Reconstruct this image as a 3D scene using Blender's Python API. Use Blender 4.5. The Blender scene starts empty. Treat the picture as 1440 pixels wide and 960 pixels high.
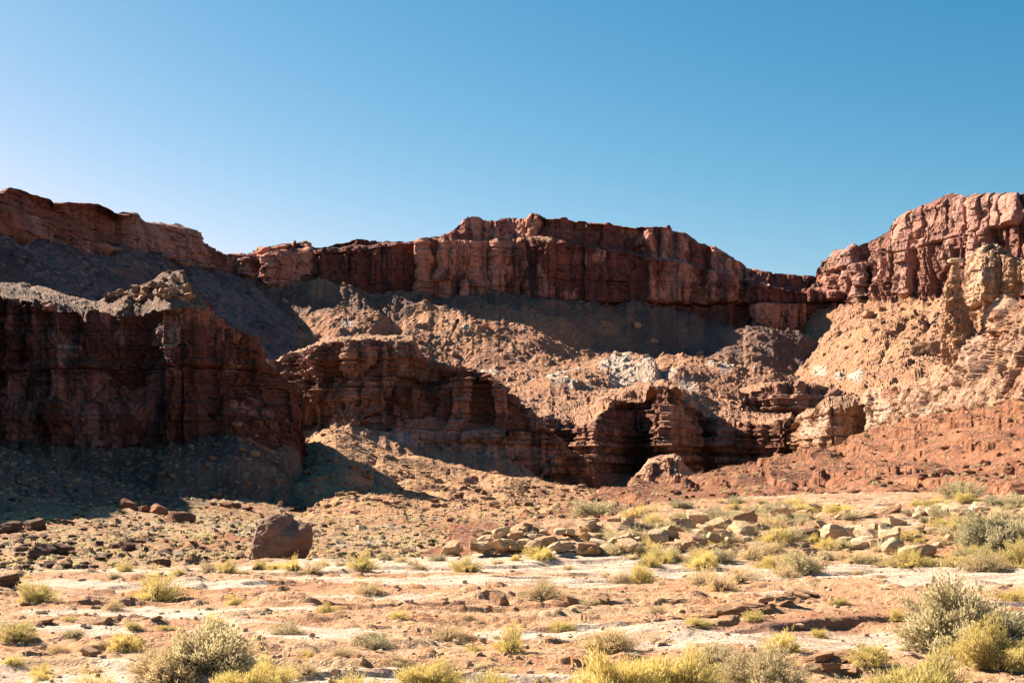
import bpy, math, random
import numpy as np
from mathutils import Vector, Matrix
R = math.radians; ALB = .70
F32 = np.float32
CAM_H = 2.4; HOR = 660.0; FPX = 2000.0
scene = bpy.context.scene
COL = scene.collection
random.seed(7); rng = np.random.default_rng(7)

# ---------------------------------------------------------------- numpy noise
def _h(ix, iy, iz, seed):
    n = (ix.astype(np.uint32) * np.uint32(374761393) + iy.astype(np.uint32) * np.uint32(668265263)
         + iz.astype(np.uint32) * np.uint32(2246822519) + np.uint32((seed * 974634777) & 0xffffffff))
    n = (n ^ (n >> np.uint32(13))) * np.uint32(1274126177)
    n = (n ^ (n >> np.uint32(15))) * np.uint32(2654435769)
    return n ^ (n >> np.uint32(16))
def hashf(ix, iy, iz, seed):
    return _h(ix, iy, iz, seed).astype(F32) * F32(1 / 4294967296.0)
def vnoise(x, y, z, seed=0):
    xi, yi, zi = np.floor(x), np.floor(y), np.floor(z)
    fx, fy, fz = (x - xi).astype(F32), (y - yi).astype(F32), (z - zi).astype(F32)
    fx = fx*fx*fx*(fx*(fx*6-15)+10); fy = fy*fy*fy*(fy*(fy*6-15)+10); fz = fz*fz*fz*(fz*(fz*6-15)+10)
    xi, yi, zi = xi.astype(np.int64), yi.astype(np.int64), zi.astype(np.int64)
    r = 0
    for dz in (0, 1):
        wz = fz if dz else 1 - fz
        for dy in (0, 1):
            wy = fy if dy else 1 - fy
            a = hashf(xi, yi+dy, zi+dz, seed); b = hashf(xi+1, yi+dy, zi+dz, seed)
            r = r + (a + (b-a)*fx) * (wy*wz)
    return r * 2 - 1
def fbm(x, y, z, oct=4, seed=0, gain=0.5):
    r = 0; a = 1.0; t = 0
    for i in range(oct):
        r = r + vnoise(x, y, z, seed + i*17) * a
        t += a; a *= gain
        x, y, z = x*1.9 + 3.7 + y*.31, y*1.9 - x*.16 + 8.1, z*2.03 + 5.3
    return r / t
def ridged(x, y, z, oct=3, seed=0):
    r = 0; a = 1.0; t = 0
    for i in range(oct):
        r = r + (1 - np.abs(vnoise(x, y, z, seed + i*13))*2) * a
        t += a; a *= .5; x, y, z = x*2.1+1.3, y*2.1+7.7, z*2.1+2.9
    return r / t
def worley(x, y, z, seed=0, flat=False):
    """F1, F2, id of the nearest cell"""
    xi, yi, zi = np.floor(x).astype(np.int64), np.floor(y).astype(np.int64), np.floor(z).astype(np.int64)
    fx, fy, fz = (x-xi).astype(F32), (y-yi).astype(F32), (z-zi).astype(F32)
    f1 = np.full(x.shape, 9., F32); f2 = f1.copy(); cid = np.zeros(x.shape, F32)
    for dx in (-1, 0, 1):
        for dy in (-1, 0, 1):
            for dz in ((0,) if flat else (-1, 0, 1)):
                h = _h(xi+dx, yi+dy, zi+dz, seed)
                px = (h & np.uint32(1023)).astype(F32)/1023; py = ((h >> np.uint32(10)) & np.uint32(1023)).astype(F32)/1023
                pz = ((h >> np.uint32(20)) & np.uint32(1023)).astype(F32)/1023
                d = (dx+px-fx)**2 + (dy+py-fy)**2
                if not flat: d = d + (dz+pz-fz)**2
                m = d < f1
                f2 = np.where(m, f1, np.minimum(f2, d)); 
                cid = np.where(m, ((h*np.uint32(2654435761)) >> np.uint32(8)).astype(F32)/16777216.0, cid)
                f1 = np.where(m, d, f1)
    return np.sqrt(f1), np.sqrt(f2), cid
def stones(x, y, seed, pres):
    """angular stones: height of tilted facets over a jittered cell pattern, 0 between the stones"""
    xi, yi = np.floor(x).astype(np.int64), np.floor(y).astype(np.int64); zi = xi*0
    fx, fy = (x-xi).astype(F32), (y-yi).astype(F32); out = np.zeros(x.shape, F32)
    for dx in (-1, 0, 1):
        for dy in (-1, 0, 1):
            h = _h(xi+dx, yi+dy, zi, seed); h2 = _h(xi+dx, yi+dy, zi+7, seed)
            r = lambda hh, s: ((hh >> np.uint32(s)) & np.uint32(255)).astype(F32)/255
            on = (r(h2, 0) > pres); rad = .25+.3*r(h2, 8)**1.5; ang = r(h, 16)*6.283; tl = (r(h2, 16)-.5)*1.2; t2 = (r(h2, 24)-.5)*1.2
            ox = fx-(dx+r(h, 0)); oy = fy-(dy+r(h, 8)); ca, sa = np.cos(ang), np.sin(ang)
            qx = (ox*ca+oy*sa)/rad; qy = (oy*ca-ox*sa)/rad*(1+.5*r(h, 24))
            side = np.minimum(np.minimum(1-np.abs(qx), 1-np.abs(qy)), 1.45-np.abs(qx+.6*qy))
            hh = np.minimum(side*2.2, .8+tl*qx+t2*qy)*rad
            out = np.maximum(out, np.where(on, hh, 0))
    return out
def bricks(s, z, w, h, seed, gw=.06):
    """bedding and vertical joints: (random value per block, groove 0..1)"""
    q = z/h + .35*vnoise(z/h*.7, z*0, z*0, seed+3); li = np.floor(q).astype(np.int64); fz = q-li; o = li*0
    cs = s/(w*(.55+.9*hashf(li, o, o, seed))) + 31*hashf(li, o, o+1, seed); ci = np.floor(cs).astype(np.int64); fs = cs-ci
    v = hashf(li, ci, o+2, seed); e = np.minimum(np.minimum(fs, 1-fs), np.minimum(fz, 1-fz)*h/w*1.2)
    return v, np.clip(1-e/gw, 0, 1)
def sstep(a, b, x):
    t = np.clip((x-a)/(b-a), 0, 1); return t*t*(3-2*t)

# ---------------------------------------------------------------- object helpers
def tag(o, label=None, cat=None, group=None, kind=None):
    if label: o['label'] = label
    if cat: o['category'] = cat
    if group: o['group'] = group
    if kind: o['kind'] = kind
    return o
def mesh_np(name, V, Fc, mat=None, attrs=None, smooth=False):
    """V (n,3), Fc (m,k) with k = 3 or 4 -> a mesh datablock"""
    me = bpy.data.meshes.new(name)
    V = np.ascontiguousarray(V, dtype=F32); Fc = np.ascontiguousarray(Fc, dtype=np.int32)
    k = Fc.shape[1]
    me.vertices.add(len(V)); me.vertices.foreach_set('co', V.ravel())
    me.loops.add(Fc.size); me.loops.foreach_set('vertex_index', Fc.ravel())
    me.polygons.add(len(Fc)); me.polygons.foreach_set('loop_start', np.arange(0, Fc.size, k, dtype=np.int32))
    me.polygons.foreach_set('use_smooth', np.full(len(Fc), smooth))
    me.update(calc_edges=True)
    for a, v in (attrs or {}).items():
        at = me.attributes.new(a, 'FLOAT', 'POINT'); at.data.foreach_set('value', np.ascontiguousarray(v, dtype=F32).ravel())
    if mat: me.materials.append(mat)
    return me
def link(name, me, parent=None):
    o = bpy.data.objects.new(name, me); COL.objects.link(o)
    if parent: o.parent = parent
    return o
def grid_faces(nv, nu):
    i = np.arange((nv-1)*nu).reshape(nv-1, nu)[:, :-1].ravel()
    return np.stack([i, i+nu, i+nu+1, i+1], 1)

# ---------------------------------------------------------------- materials
class NT:
    def __init__(s, name):
        s.m = bpy.data.materials.new(name); s.m.use_nodes = True
        s.t = s.m.node_tree; s.n = s.t.nodes; s.l = s.t.links
        s.b = s.n['Principled BSDF']; s.b.inputs['Specular IOR Level'].default_value = 0.15
        s.b.inputs['Roughness'].default_value = 0.95
        s.tc = s.n.new('ShaderNodeTexCoord')
    def _in(s, sock, v):
        if v is None: return
        if isinstance(v, bpy.types.NodeSocket): s.l.new(v, sock)
        elif isinstance(v, tuple) and len(v) == 3 and sock.type == 'RGBA': sock.default_value = (*v, 1)
        else: sock.default_value = v
    def map(s, sc, src=None):
        m = s.n.new('ShaderNodeMapping'); s.l.new(src or s.tc.outputs['Object'], m.inputs[0]); m.inputs['Scale'].default_value = sc
        return m.outputs[0]
    def noise(s, vec, scale=1, detail=4, rough=.55, dist=0):
        n = s.n.new('ShaderNodeTexNoise'); s.l.new(vec, n.inputs['Vector']); n.inputs['Scale'].default_value = scale
        n.inputs['Detail'].default_value = detail; n.inputs['Roughness'].default_value = rough; n.inputs['Distortion'].default_value = dist
        return n.outputs['Fac']
    def vor(s, vec, scale=1, feature='F1', out='Distance', rnd=1):
        n = s.n.new('ShaderNodeTexVoronoi'); n.feature = feature; s.l.new(vec, n.inputs['Vector']); n.inputs['Scale'].default_value = scale
        n.inputs['Randomness'].default_value = rnd
        return n.outputs[out]
    def math(s, op, a, b=0.0, clamp=False):
        n = s.n.new('ShaderNodeMath'); n.operation = op; n.use_clamp = clamp; s._in(n.inputs[0], a); s._in(n.inputs[1], b); return n.outputs[0]
    def mr(s, v, a, b, c=0.0, d=1.0):
        n = s.n.new('ShaderNodeMapRange'); s._in(n.inputs[0], v)
        for i, x in enumerate((a, b, c, d)): n.inputs[i+1].default_value = x
        return n.outputs[0]
    def mix(s, f, a, b, mode='MIX'):
        n = s.n.new('ShaderNodeMix'); n.data_type = 'RGBA'; n.blend_type = mode; s._in(n.inputs[0], f); s._in(n.inputs[6], a); s._in(n.inputs[7], b); return n.outputs[2]
    def attr(s, name):
        n = s.n.new('ShaderNodeAttribute'); n.attribute_name = name; return n.outputs['Fac']
    def sepx(s, col):
        n = s.n.new('ShaderNodeSeparateColor'); s.l.new(col, n.inputs[0]); return n.outputs[0]
    def bump(s, h, dist, strength=1.0, prev=None):
        n = s.n.new('ShaderNodeBump'); n.inputs['Distance'].default_value = dist; n.inputs['Strength'].default_value = strength
        s.l.new(h, n.inputs['Height'])
        if prev: s.l.new(prev, n.inputs['Normal'])
        return n.outputs[0]
    def done(s, col, normal=None, rough=None):
        col = s.mix(1.0, col, (ALB, ALB, ALB), 'MULTIPLY'); s.col = col
        s._in(s.b.inputs['Base Color'], col)
        if normal: s.l.new(normal, s.b.inputs['Normal'])
        if rough is not None: s._in(s.b.inputs['Roughness'], rough)
        return s.m

def rock_terrain(name, L, red=(.30, .115, .065), dark=(.085, .04, .035), fresh=(.46, .20, .135), band=(.40, .21, .13),
                 sand=(.50, .25, .14), sand2=(.36, .17, .10), rockc=(.30, .17, .13), pale=(.64, .52, .41), varn=.55, scrub=.25, rockl=(.54, .33, .22), sbump=.6, ps=1.):
    s = NT(name)
    P = s.tc.outputs['Object']
    # cliff colour
    st = s.noise(s.map((.05/L, .05/L, .9/L)), 1, 5, .6)
    st2 = s.noise(s.map((.02/L, .02/L, .22/L)), 1, 3, .5)
    streak = s.noise(s.map((.55/L, .55/L, .06/L)), 1, 5, .6)
    patch = s.noise(s.map((.13/L*ps, .13/L*ps, .10/L*ps)), 1, 5, .55)
    c = s.mix(s.mr(st, .38, .62), red, band)
    c = s.mix(s.mr(st2, .42, .6), c, s.mix(.5, c, (.22, .09, .06)))
    c = s.mix(s.mr(s.math('ADD', s.mr(patch, .3, .7), s.math('MULTIPLY', s.attr('blk'), .9)), 1.0, 1.07), c, fresh)
    v = s.math('MULTIPLY', s.mr(streak, .44, .6), s.mr(s.noise(s.map((.13/L, .13/L, .1/L)), 1, 3, .5), .38, .56, 0, 1))
    c = s.mix(s.math('MULTIPLY', v, varn), c, dark)
    fine = s.noise(P, 1.6/L, 6, .65)
    c = s.mix(1.0, c, s.mix(s.mr(fine, .3, .7), (.72, .70, .68), (1.25, 1.25, 1.25)), 'MULTIPLY')
    # talus colour
    t = s.mix(s.mr(s.noise(P, .12/L, 4, .6), .4, .6), sand, sand2)
    vc = s.sepx(s.vor(P, 1.1/L, out='Color'))
    vd = s.vor(P, 1.1/L)
    rk = s.math('MULTIPLY', s.mr(vc, .45, .6), s.mr(vd, .55, .35))
    t = s.mix(s.math('MULTIPLY', rk, .75), t, s.mix(vc, rockc, rockl))
    sb = s.math('MULTIPLY', s.mr(s.noise(P, 1.0/L, 2, .5), .58, .66), scrub)
    t = s.mix(sb, t, (.10, .095, .05))
    t = s.mix(1.0, t, s.mix(s.mr(s.noise(P, 3.5/L, 4, .6), .3, .7), (.75, .74, .72), (1.2, 1.2, 1.2)), 'MULTIPLY')
    t = s.mix(s.math('MULTIPLY', s.attr('scree'), s.mr(s.noise(s.map((.35/L, .12/L, .1/L)), 1, 4, .6), .35, .55, .55, 1)), t, (.17, .105, .09))  # painted shade: darkens the talus colour where the cliff's shadow falls
    t = s.mix(s.attr('pale'), t, s.mix(s.mr(fine, .27, .5), (.34, .26, .22), pale))
    c = s.mix(s.math('MULTIPLY', s.attr('pale'), .85), c, s.mix(s.mr(st, .4, .6), pale, fresh))
    col = s.mix(s.mr(s.math('ADD', s.attr('cl'), s.mr(s.noise(P, .5/L, 3, .6), 0, 1, -.25, .25)), .4, .6), t, c)
    h = s.math('ADD', s.noise(P, 1.3/L, 6, .68), s.math('MULTIPLY', s.noise(s.map((.3/L, .3/L, 2.6/L)), 1, 4, .6), sbump))
    h2 = s.math('MULTIPLY', rk, .5)
    nb = s.bump(s.math('ADD', h, h2), L*.45, .9)
    return s.done(col, nb)

# ---------------------------------------------------------------- landforms
def interp_row(row, u):
    px = [r[0] for r in row]
    return np.interp(u, px, [r[1] for r in row]), np.interp(u, px, [r[2] for r in row])

def landform(name, u0, u1, du, rows, segs, mat, L, seed=0, back=None, backc=.3, yj=0., yjs=50., pj=1.5, pales=(), strata=1., blocks=1., tal=1., gully=1., big=1., ledgy=0., tilt=0., fine=1., yref=0., bs=1., gl=1., shade_spots=()):
    """rows: polylines (column, row, distance) read off along rim, foot and toe; segs[i] = (n, cliffness) between rows i and i+1.
    back = (depth of the plateau behind the skyline)"""
    u = np.arange(u0, u1+.001, du)
    js = fbm(u/yjs, u*0+seed, u*0, 4, seed+5, .55)*yj
    lines = []; segs = [tuple(q_)+(1.,) if len(q_) == 2 else q_ for q_ in segs]; rel = []
    for i, row in enumerate(rows):
        py, Y = interp_row(row, u)
        c = max([q_[1] for q_ in (segs[min(i, len(segs)-1)], segs[max(i-1, 0)]) if not callable(q_[1])]+[0])
        Yj = Y + js*(1.0 if c > .5 else .35)
        py = py + fbm(u/14, u*0+i*9.1, u*0+seed, 4, seed+i, .6)*pj*(1 if i else .6)
        X = Yj*(u-720)/FPX; Z = CAM_H + Yj*(HOR-py)/FPX
        lines.append((X, Yj, Z, u + 0*u, py)); 
    pts = []; cl = []; PU = []
    if back:
        X, Y, Z, U, py = lines[0]
        dx, dy = (X/Y), 1
        for d, zz in ((back+30, None), (back, 0), (back*.5, 0), (back*.25, .0), (back*.1, .0)):
            z = Z*0-8. if zz is None else Z - .1*d
            pts.append((X*(Y+d)/Y, Y+d, z)); rel.append(.3 if backc < .5 else .8); cl.append(backc+0*u); PU.append((U, py))
    for i in range(len(lines)-1):
        n, c, rf = segs[i]
        if callable(c): c = c(u)
        A, B = lines[i], lines[i+1]
        for k in range(n):
            t = k/n
            pts.append(tuple(A[j]*(1-t)+B[j]*t for j in range(3)))
            cc = c; rel.append(rf*(min(1, .45+k/7.) if i == 0 else 1))
            if t < .12 and i > 0 and not callable(segs[i-1][1]): cc = (c+segs[i-1][1])/2
            cl.append(cc+0*u); PU.append((A[3], A[4]*(1-t)+B[4]*t))
    rel.append(1); pts.append(lines[-1][:3]); cl.append(segs[-1][1]+0*u); PU.append((lines[-1][3], lines[-1][4]))
    P = np.array(pts).transpose(0, 2, 1).astype(np.float64)     # nv, nu, 3
    cl = np.array(cl).astype(F32); U = np.array([p[0] for p in PU]); PY = np.array([p[1] for p in PU])
    dv = np.gradient(P, axis=0); duv = np.gradient(P, axis=1)
    # wide smoothing of the strike direction
    k = 9; ker = np.ones(k)/k
    for j in range(3):
        duv[:, :, j] = np.apply_along_axis(lambda a: np.convolve(np.pad(a, k//2, mode='edge'), ker, 'valid'), 1, duv[:, :, j])
    N = np.cross(dv, duv); N /= np.linalg.norm(N, axis=2, keepdims=True)+1e-9
    flip = np.where((N*P).sum(2) > 0, -1, 1) * 1.0       # face the valley (towards the road)
    flip = np.where(N[:, :, 2]*flip < -.3, -flip, flip)
    N *= flip[..., None]
    x, y, z = P[..., 0], P[..., 1], P[..., 2]
    wx = x + fbm(x/(5*L), y/(5*L), z/(5*L), 3, seed+70)*L*1.6; wy = y + fbm(x/(5*L), y/(5*L), z/(5*L), 3, seed+80)*L*1.6
    wz = z + fbm(x/(14*L), y/(14*L), z/(30*L), 2, seed+90)*L*.7 + .06*x*tilt
    # --- cliff relief
    d = fbm(x/(8*L), y/(8*L), z/(16*L), 3, seed+1)*1.6*L*big
    s_ = x - .6*y + fbm(x/(22*L), y/(22*L), z*0, 2, seed+73)*9*L + fbm(x/(3*L), y/(3*L), z/(5*L), 3, seed+71)*L*.55; zz_ = wz + fbm(x/(2.5*L), y/(2.5*L), z/(2.5*L), 3, seed+72)*L*.22
    v1, g1 = bricks(s_, zz_, 4.2*L*bs, 9*L*bs, seed+2, .045); d = d + (v1-.5)*2.1*L*blocks*bs**.5 - g1*L*.9*blocks
    v2, g2 = bricks(s_+3, zz_+5, 1.7*L*bs, 2.6*L*bs, seed+3, .06); mk = sstep(-.35, .3, fbm(x/(9*L), y/(9*L), z/(6*L), 2, seed+74)); d = d + ((v2-.5)*.95*L*blocks - g2*L*.32*blocks)*mk
    v3, g3 = bricks(s_-9, zz_+1, .75*L, .8*L, seed+4, .1); d = d + (v3-.5)*.34*L*blocks - g3*L*.1*blocks
    f1, f2, cid = worley(wx/(2.3*L), wy/(2.3*L), wz/(3*L), seed+8)
    d += (cid-.5)*.55*L*blocks
    lay = 0
    for hh, aa, sd in ((2.6, 1.0, 11), (.9, .55, 12), (.4, .25, 13)):
        q = wz/(hh*L) + vnoise(z/(hh*L*3), z*0, z*0, sd)*1.2
        qi = np.floor(q); a = hashf(qi.astype(np.int64), qi.astype(np.int64)*0, qi.astype(np.int64)*0, sd+seed)
        b = hashf(qi.astype(np.int64)+1, qi.astype(np.int64)*0, qi.astype(np.int64)*0, sd+seed)
        fr = sstep(.8, 1., q-qi)
        wob = 1+.8*vnoise(x/(6*L), y/(6*L), qi*3.3, sd+4)
        lay = lay + ((a+(b-a)*fr)-.5)*aa*wob
    d += lay*L*1.3*strata
    d += fbm(x/(.7*L), y/(.7*L), z/(.7*L), 3, seed+6, .6)*.28*L*fine
    Nh = N.copy(); Nh[..., 2] *= .25; Nh /= np.linalg.norm(Nh, axis=2, keepdims=True)+1e-9
    # --- talus relief
    g = fbm(x/(11*L*gl), y/(11*L*gl), z*0, 4, seed+21)*2.1*L*gully
    g -= np.clip(ridged(x/(7*L*gl)+fbm(x/(12*L), y/(12*L), z*0, 2, 5)*.8/gl, y/(22*L*gl), z*0, 2, seed+22)-.45, 0, 1)*2.2*L*gully
    b = 0
    for sc, am, pr, sd in ((1.9, .6, .93, 31), (1.1, .7, .78, 32), (.6, .75, .5, 33)):
        b = np.maximum(b, stones(wx/(sc*L), wy/(sc*L), seed+sd, pr)*am*sc*L)
    g = g + b*tal + fbm(x/(1.0*L), y/(1.0*L), z/L, 3, seed+24, .6)*.18*L*tal
    if ledgy:
        hh = 1.7*L
        q = wz/hh + .5*fbm(x/(22*L), y/(30*L), z*0, 2, seed+41) + .12*fbm(x/(2*L), y/(2*L), z*0, 2, seed+44)
        fr = q-np.floor(q); zt = (np.floor(q) + sstep(.6, .74, fr))*hh
        lz = (zt - q*hh + .5*hh)
        g = g + lz*ledgy*sstep(-.3, .15, fbm(x/(9*L), y/(26*L), z*0, 3, seed+43))
    c = cl + .25*fbm(x/(2*L), y/(2*L), z/(2*L), 3, seed+25)*np.where((cl > .02) & (cl < .98), 1, .6)
    c = sstep(.35, .65, c)
    rel = np.convolve(np.pad(np.array(rel), 2, mode='edge'), np.ones(5)/5, 'valid')[:, None]*(np.clip(y/yref, .25, 1.2) if yref else 1)
    d = d*rel; g = g*rel
    P += Nh*(d*c)[..., None]
    P[..., 2] += g*(1-c)
    if back:      # the hidden plateau stays calm
        w = np.ones(P.shape[0]); w[:2] = 0
    pale = np.zeros(P.shape[:2], F32)
    for (cx, cy, rx, ry, am) in pales:
        rr = np.hypot((U-cx)/rx, (PY-cy)/ry) + .5*fbm(U/9., PY/7., U*0, 3, 77)
        pale = np.maximum(pale, am*sstep(1.1, .65, rr))
    scree = np.zeros(P.shape[:2], F32)  # per-vertex strength of the shade painted on the talus
    for (cx, cy, rx, ry, am) in shade_spots:
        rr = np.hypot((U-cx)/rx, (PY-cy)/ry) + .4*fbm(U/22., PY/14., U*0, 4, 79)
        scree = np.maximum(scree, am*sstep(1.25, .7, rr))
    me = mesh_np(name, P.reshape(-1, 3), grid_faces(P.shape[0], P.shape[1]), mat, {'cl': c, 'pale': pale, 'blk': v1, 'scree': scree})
    # make sure faces look outwards
    o = link(name, me)
    return o
# ================================================================= LANDFORMS
def at(px, py, Y): return Vector((Y*(px-720)/FPX, Y, CAM_H + Y*(HOR-py)/FPX))
M_far = rock_terrain('far_red_sandstone', 4.0, red=(.31, .095, .065), dark=(.06, .03, .035), fresh=(.80, .33, .22), band=(.36, .13, .095), sand=(.56, .28, .155), sand2=(.43, .20, .12), rockc=(.36, .19, .13), varn=.85, scrub=.12)
M_farr = rock_terrain('far_pink_sandstone', 4.0, red=(.40, .175, .125), dark=(.10, .05, .05), fresh=(.58, .30, .22), band=(.36, .17, .125), sand=(.56, .29, .155), sand2=(.47, .23, .13), rockc=(.34, .19, .14), varn=.6, scrub=.1)
M_mid = rock_terrain('layered_red_rock', 2.0, red=(.27, .10, .06), dark=(.06, .03, .025), pale=(.70, .40, .30), fresh=(.52, .25, .17), band=(.36, .17, .105), sand=(.54, .28, .16), sand2=(.40, .20, .12), varn=.7)
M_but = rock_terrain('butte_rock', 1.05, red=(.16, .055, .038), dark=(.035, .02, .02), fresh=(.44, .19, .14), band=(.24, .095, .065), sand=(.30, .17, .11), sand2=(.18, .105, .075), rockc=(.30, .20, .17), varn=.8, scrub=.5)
M_bright = rock_terrain('bright_sandstone', 1.4, red=(.52, .27, .16), dark=(.25, .12, .08), fresh=(.60, .36, .24), band=(.46, .25, .15), sand=(.54, .31, .19), sand2=(.46, .26, .16), rockc=(.36, .22, .15), varn=.35, sbump=.12)
M_redh = rock_terrain('red_shale', .45, red=(.34, .12, .055), dark=(.12, .05, .03), fresh=(.44, .18, .09), band=(.38, .15, .08), sand=(.40, .165, .08), sand2=(.27, .105, .055), rockc=(.22, .10, .06), varn=.4, scrub=.3)
M_rdg = rock_terrain('tan_scree', 1.2, sand=(.64, .32, .155), sand2=(.54, .29, .15), rockc=(.34, .22, .16), red=(.36, .16, .1), scrub=.45)

sky_l = [(-150,246),(-60,262),(0,270),(13,263),(33,267),(43,272),(67,278),(80,283),(133,284),(147,288),(167,299),(193,300),(195,311),(213,314),(247,320),(267,327),(287,342),(297,352),(313,357),(353,359),(380,362)]
def Yp(p, q): return min(126.5/max(.1804-.62*(p-720)/FPX-(HOR-q)/FPX, .14), 900)
row = lambda L_, d=0: [(p, q, Yp(p, q)+d) for p, q in L_]
base_l = [(-150,330),(0,340),(60,346),(100,350),(150,352),(187,348),(233,360),(283,373),(313,376),(400,396)]
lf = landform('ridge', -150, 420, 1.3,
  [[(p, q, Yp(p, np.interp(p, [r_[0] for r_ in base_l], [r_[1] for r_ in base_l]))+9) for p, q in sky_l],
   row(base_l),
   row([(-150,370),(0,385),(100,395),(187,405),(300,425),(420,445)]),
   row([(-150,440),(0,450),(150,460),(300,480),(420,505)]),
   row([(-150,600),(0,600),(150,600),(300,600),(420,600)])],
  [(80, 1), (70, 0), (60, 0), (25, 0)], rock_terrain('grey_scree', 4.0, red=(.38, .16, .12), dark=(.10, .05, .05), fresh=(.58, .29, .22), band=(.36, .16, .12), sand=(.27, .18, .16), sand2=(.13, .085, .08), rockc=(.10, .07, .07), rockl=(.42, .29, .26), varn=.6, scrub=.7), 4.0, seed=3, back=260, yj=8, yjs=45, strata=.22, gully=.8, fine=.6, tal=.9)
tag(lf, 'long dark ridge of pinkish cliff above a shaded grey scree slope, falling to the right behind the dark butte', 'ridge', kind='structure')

S = [(290,352),(313,357),(353,359),(368,348),(382,353),(400,347),(423,347),(428,341),(447,346),(480,338),(497,333),(517,337),(553,337),(580,335),(613,328),(630,328),(647,315),(657,305),(673,305),(680,310),(710,309),(743,308),(750,301),(763,302),(767,306),(797,304),(803,309),(853,311),(880,316),(910,318),(913,317),(942,317),(943,325),(960,329),(983,342),(1003,347),(1027,362),(1050,377),(1080,382),(1117,387),(1143,388),(1210,392)]
BN = [(290,358),(353,363),(400,352),(480,342),(560,339),(613,334),(660,336),(800,336),(880,349),(960,366),(1050,392),(1100,402),(1210,410)]
BS = [(290,376),(363,392),(427,402),(480,404),(553,411),(613,419),(667,418),(763,421),(813,424),(913,434),(960,438),(1050,446),(1090,452),(1127,458),(1210,490)]
pales = [(790,526,34,8,.9),(905,534,55,8,.6),(1010,528,20,7,.8),(690,530,24,12,1),(870,520,26,10,.8),(960,545,26,9,.6),(803,526,12,6,.9),(770,522,10,5,.8),(852,522,14,6,.8),(880,538,30,8,.7),(915,523,18,7,1),(935,530,14,5,.9),(1050,526,22,5,1),(800,548,30,6,.6),(745,545,10,5,.5),(400,490,50,12,.55),(490,470,10,6,.8),(655,480,8,6,.6)]
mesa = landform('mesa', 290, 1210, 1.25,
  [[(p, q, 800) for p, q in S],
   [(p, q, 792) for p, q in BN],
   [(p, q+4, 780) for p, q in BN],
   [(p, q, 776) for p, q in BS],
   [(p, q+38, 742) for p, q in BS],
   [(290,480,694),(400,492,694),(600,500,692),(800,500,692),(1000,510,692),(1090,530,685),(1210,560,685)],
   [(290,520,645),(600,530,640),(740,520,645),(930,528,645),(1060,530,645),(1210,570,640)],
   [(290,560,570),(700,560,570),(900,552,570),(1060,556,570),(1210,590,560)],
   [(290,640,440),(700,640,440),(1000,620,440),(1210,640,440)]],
  [(28, 1, .8), (6, lambda u: 1-.75*sstep(560, 590, u)*sstep(800, 770, u), .3), (80, 1), (45, 0), (70, 0), (50, 0), (45, 0), (25, 0)], M_far, 4.0, seed=11, back=300, yj=16, yjs=30, strata=.22, fine=.55, pales=pales, shade_spots=[(700,432,330,22,.8),(1000,462,150,42,.9),(1110,480,90,60,.9),(340,430,70,45,.9)], gully=2.0, gl=1.5, tal=1.0, big=.9, blocks=1.0, bs=1.5)  # dark ellipses follow the shadow band under the cliff, painted into the talus
tag(mesa, 'wide flat-topped red mesa with a shaded cliff band above sunlit lumpy scree and pale outcrops', 'mesa', kind='structure')

Yr = lambda p: np.interp(p, [1100, 1143, 1440, 1620], [800, 790, 640, 560])
mr_ = landform('mesa', 1092, 1620, 1.25,
  [[(p, q, Yr(p)+22) for p, q in [(1092,505),(1120,475),(1131,425),(1138,402),(1147,378),(1160,365),(1187,353),(1220,340),(1247,325),(1255,307),(1267,305),(1293,293),(1313,287),(1333,279),(1367,277),(1400,275),(1440,271),(1620,262)]],
   [(p, q, Yr(p)+10) for p, q in [(1092,508),(1120,480),(1131,430),(1147,400),(1187,385),(1220,365),(1255,340),(1293,325),(1333,320),(1353,335),(1440,317),(1620,300)]],
   [(p, q, Yr(p)) for p, q in [(1092,512),(1120,485),(1133,440),(1160,433),(1187,427),(1220,417),(1260,413),(1327,415),(1440,425),(1620,430)]],
   [(p, q, Yr(p)-45) for p, q in [(1092,530),(1130,495),(1160,466),(1220,445),(1327,445),(1440,450),(1620,450)]],
   [(p, q, Yr(p)-115) for p, q in [(1092,550),(1130,522),(1180,497),(1220,480),(1280,475),(1440,490),(1620,500)]],
   [(1092,570,610),(1130,542,610),(1200,520,600),(1280,505,560),(1440,520,490),(1620,520,440)],
   [(1092,590,540),(1130,566,540),(1180,556,500),(1280,540,480),(1440,560,400),(1620,560,380)],
   [(1092,650,440),(1180,640,400),(1280,640,380),(1440,640,350),(1620,640,330)]],
  [(22, 1, .8), (75, 1), (35, 0), (60, 0), (30, .1), (45, .3), (20, 0)], M_farr, 4.0, seed=29, back=260, yj=13, yjs=26, strata=.12, fine=.6, gully=.6, tal=1.0, big=1.6, blocks=1.,
  pales=[(1195,533,24,12,1), (1150,520,14,8,.7)])
tag(mr_, 'sunlit pink cliff mesa on the right, rising above a tan boulder-strewn slope', 'mesa', kind='structure')

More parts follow.
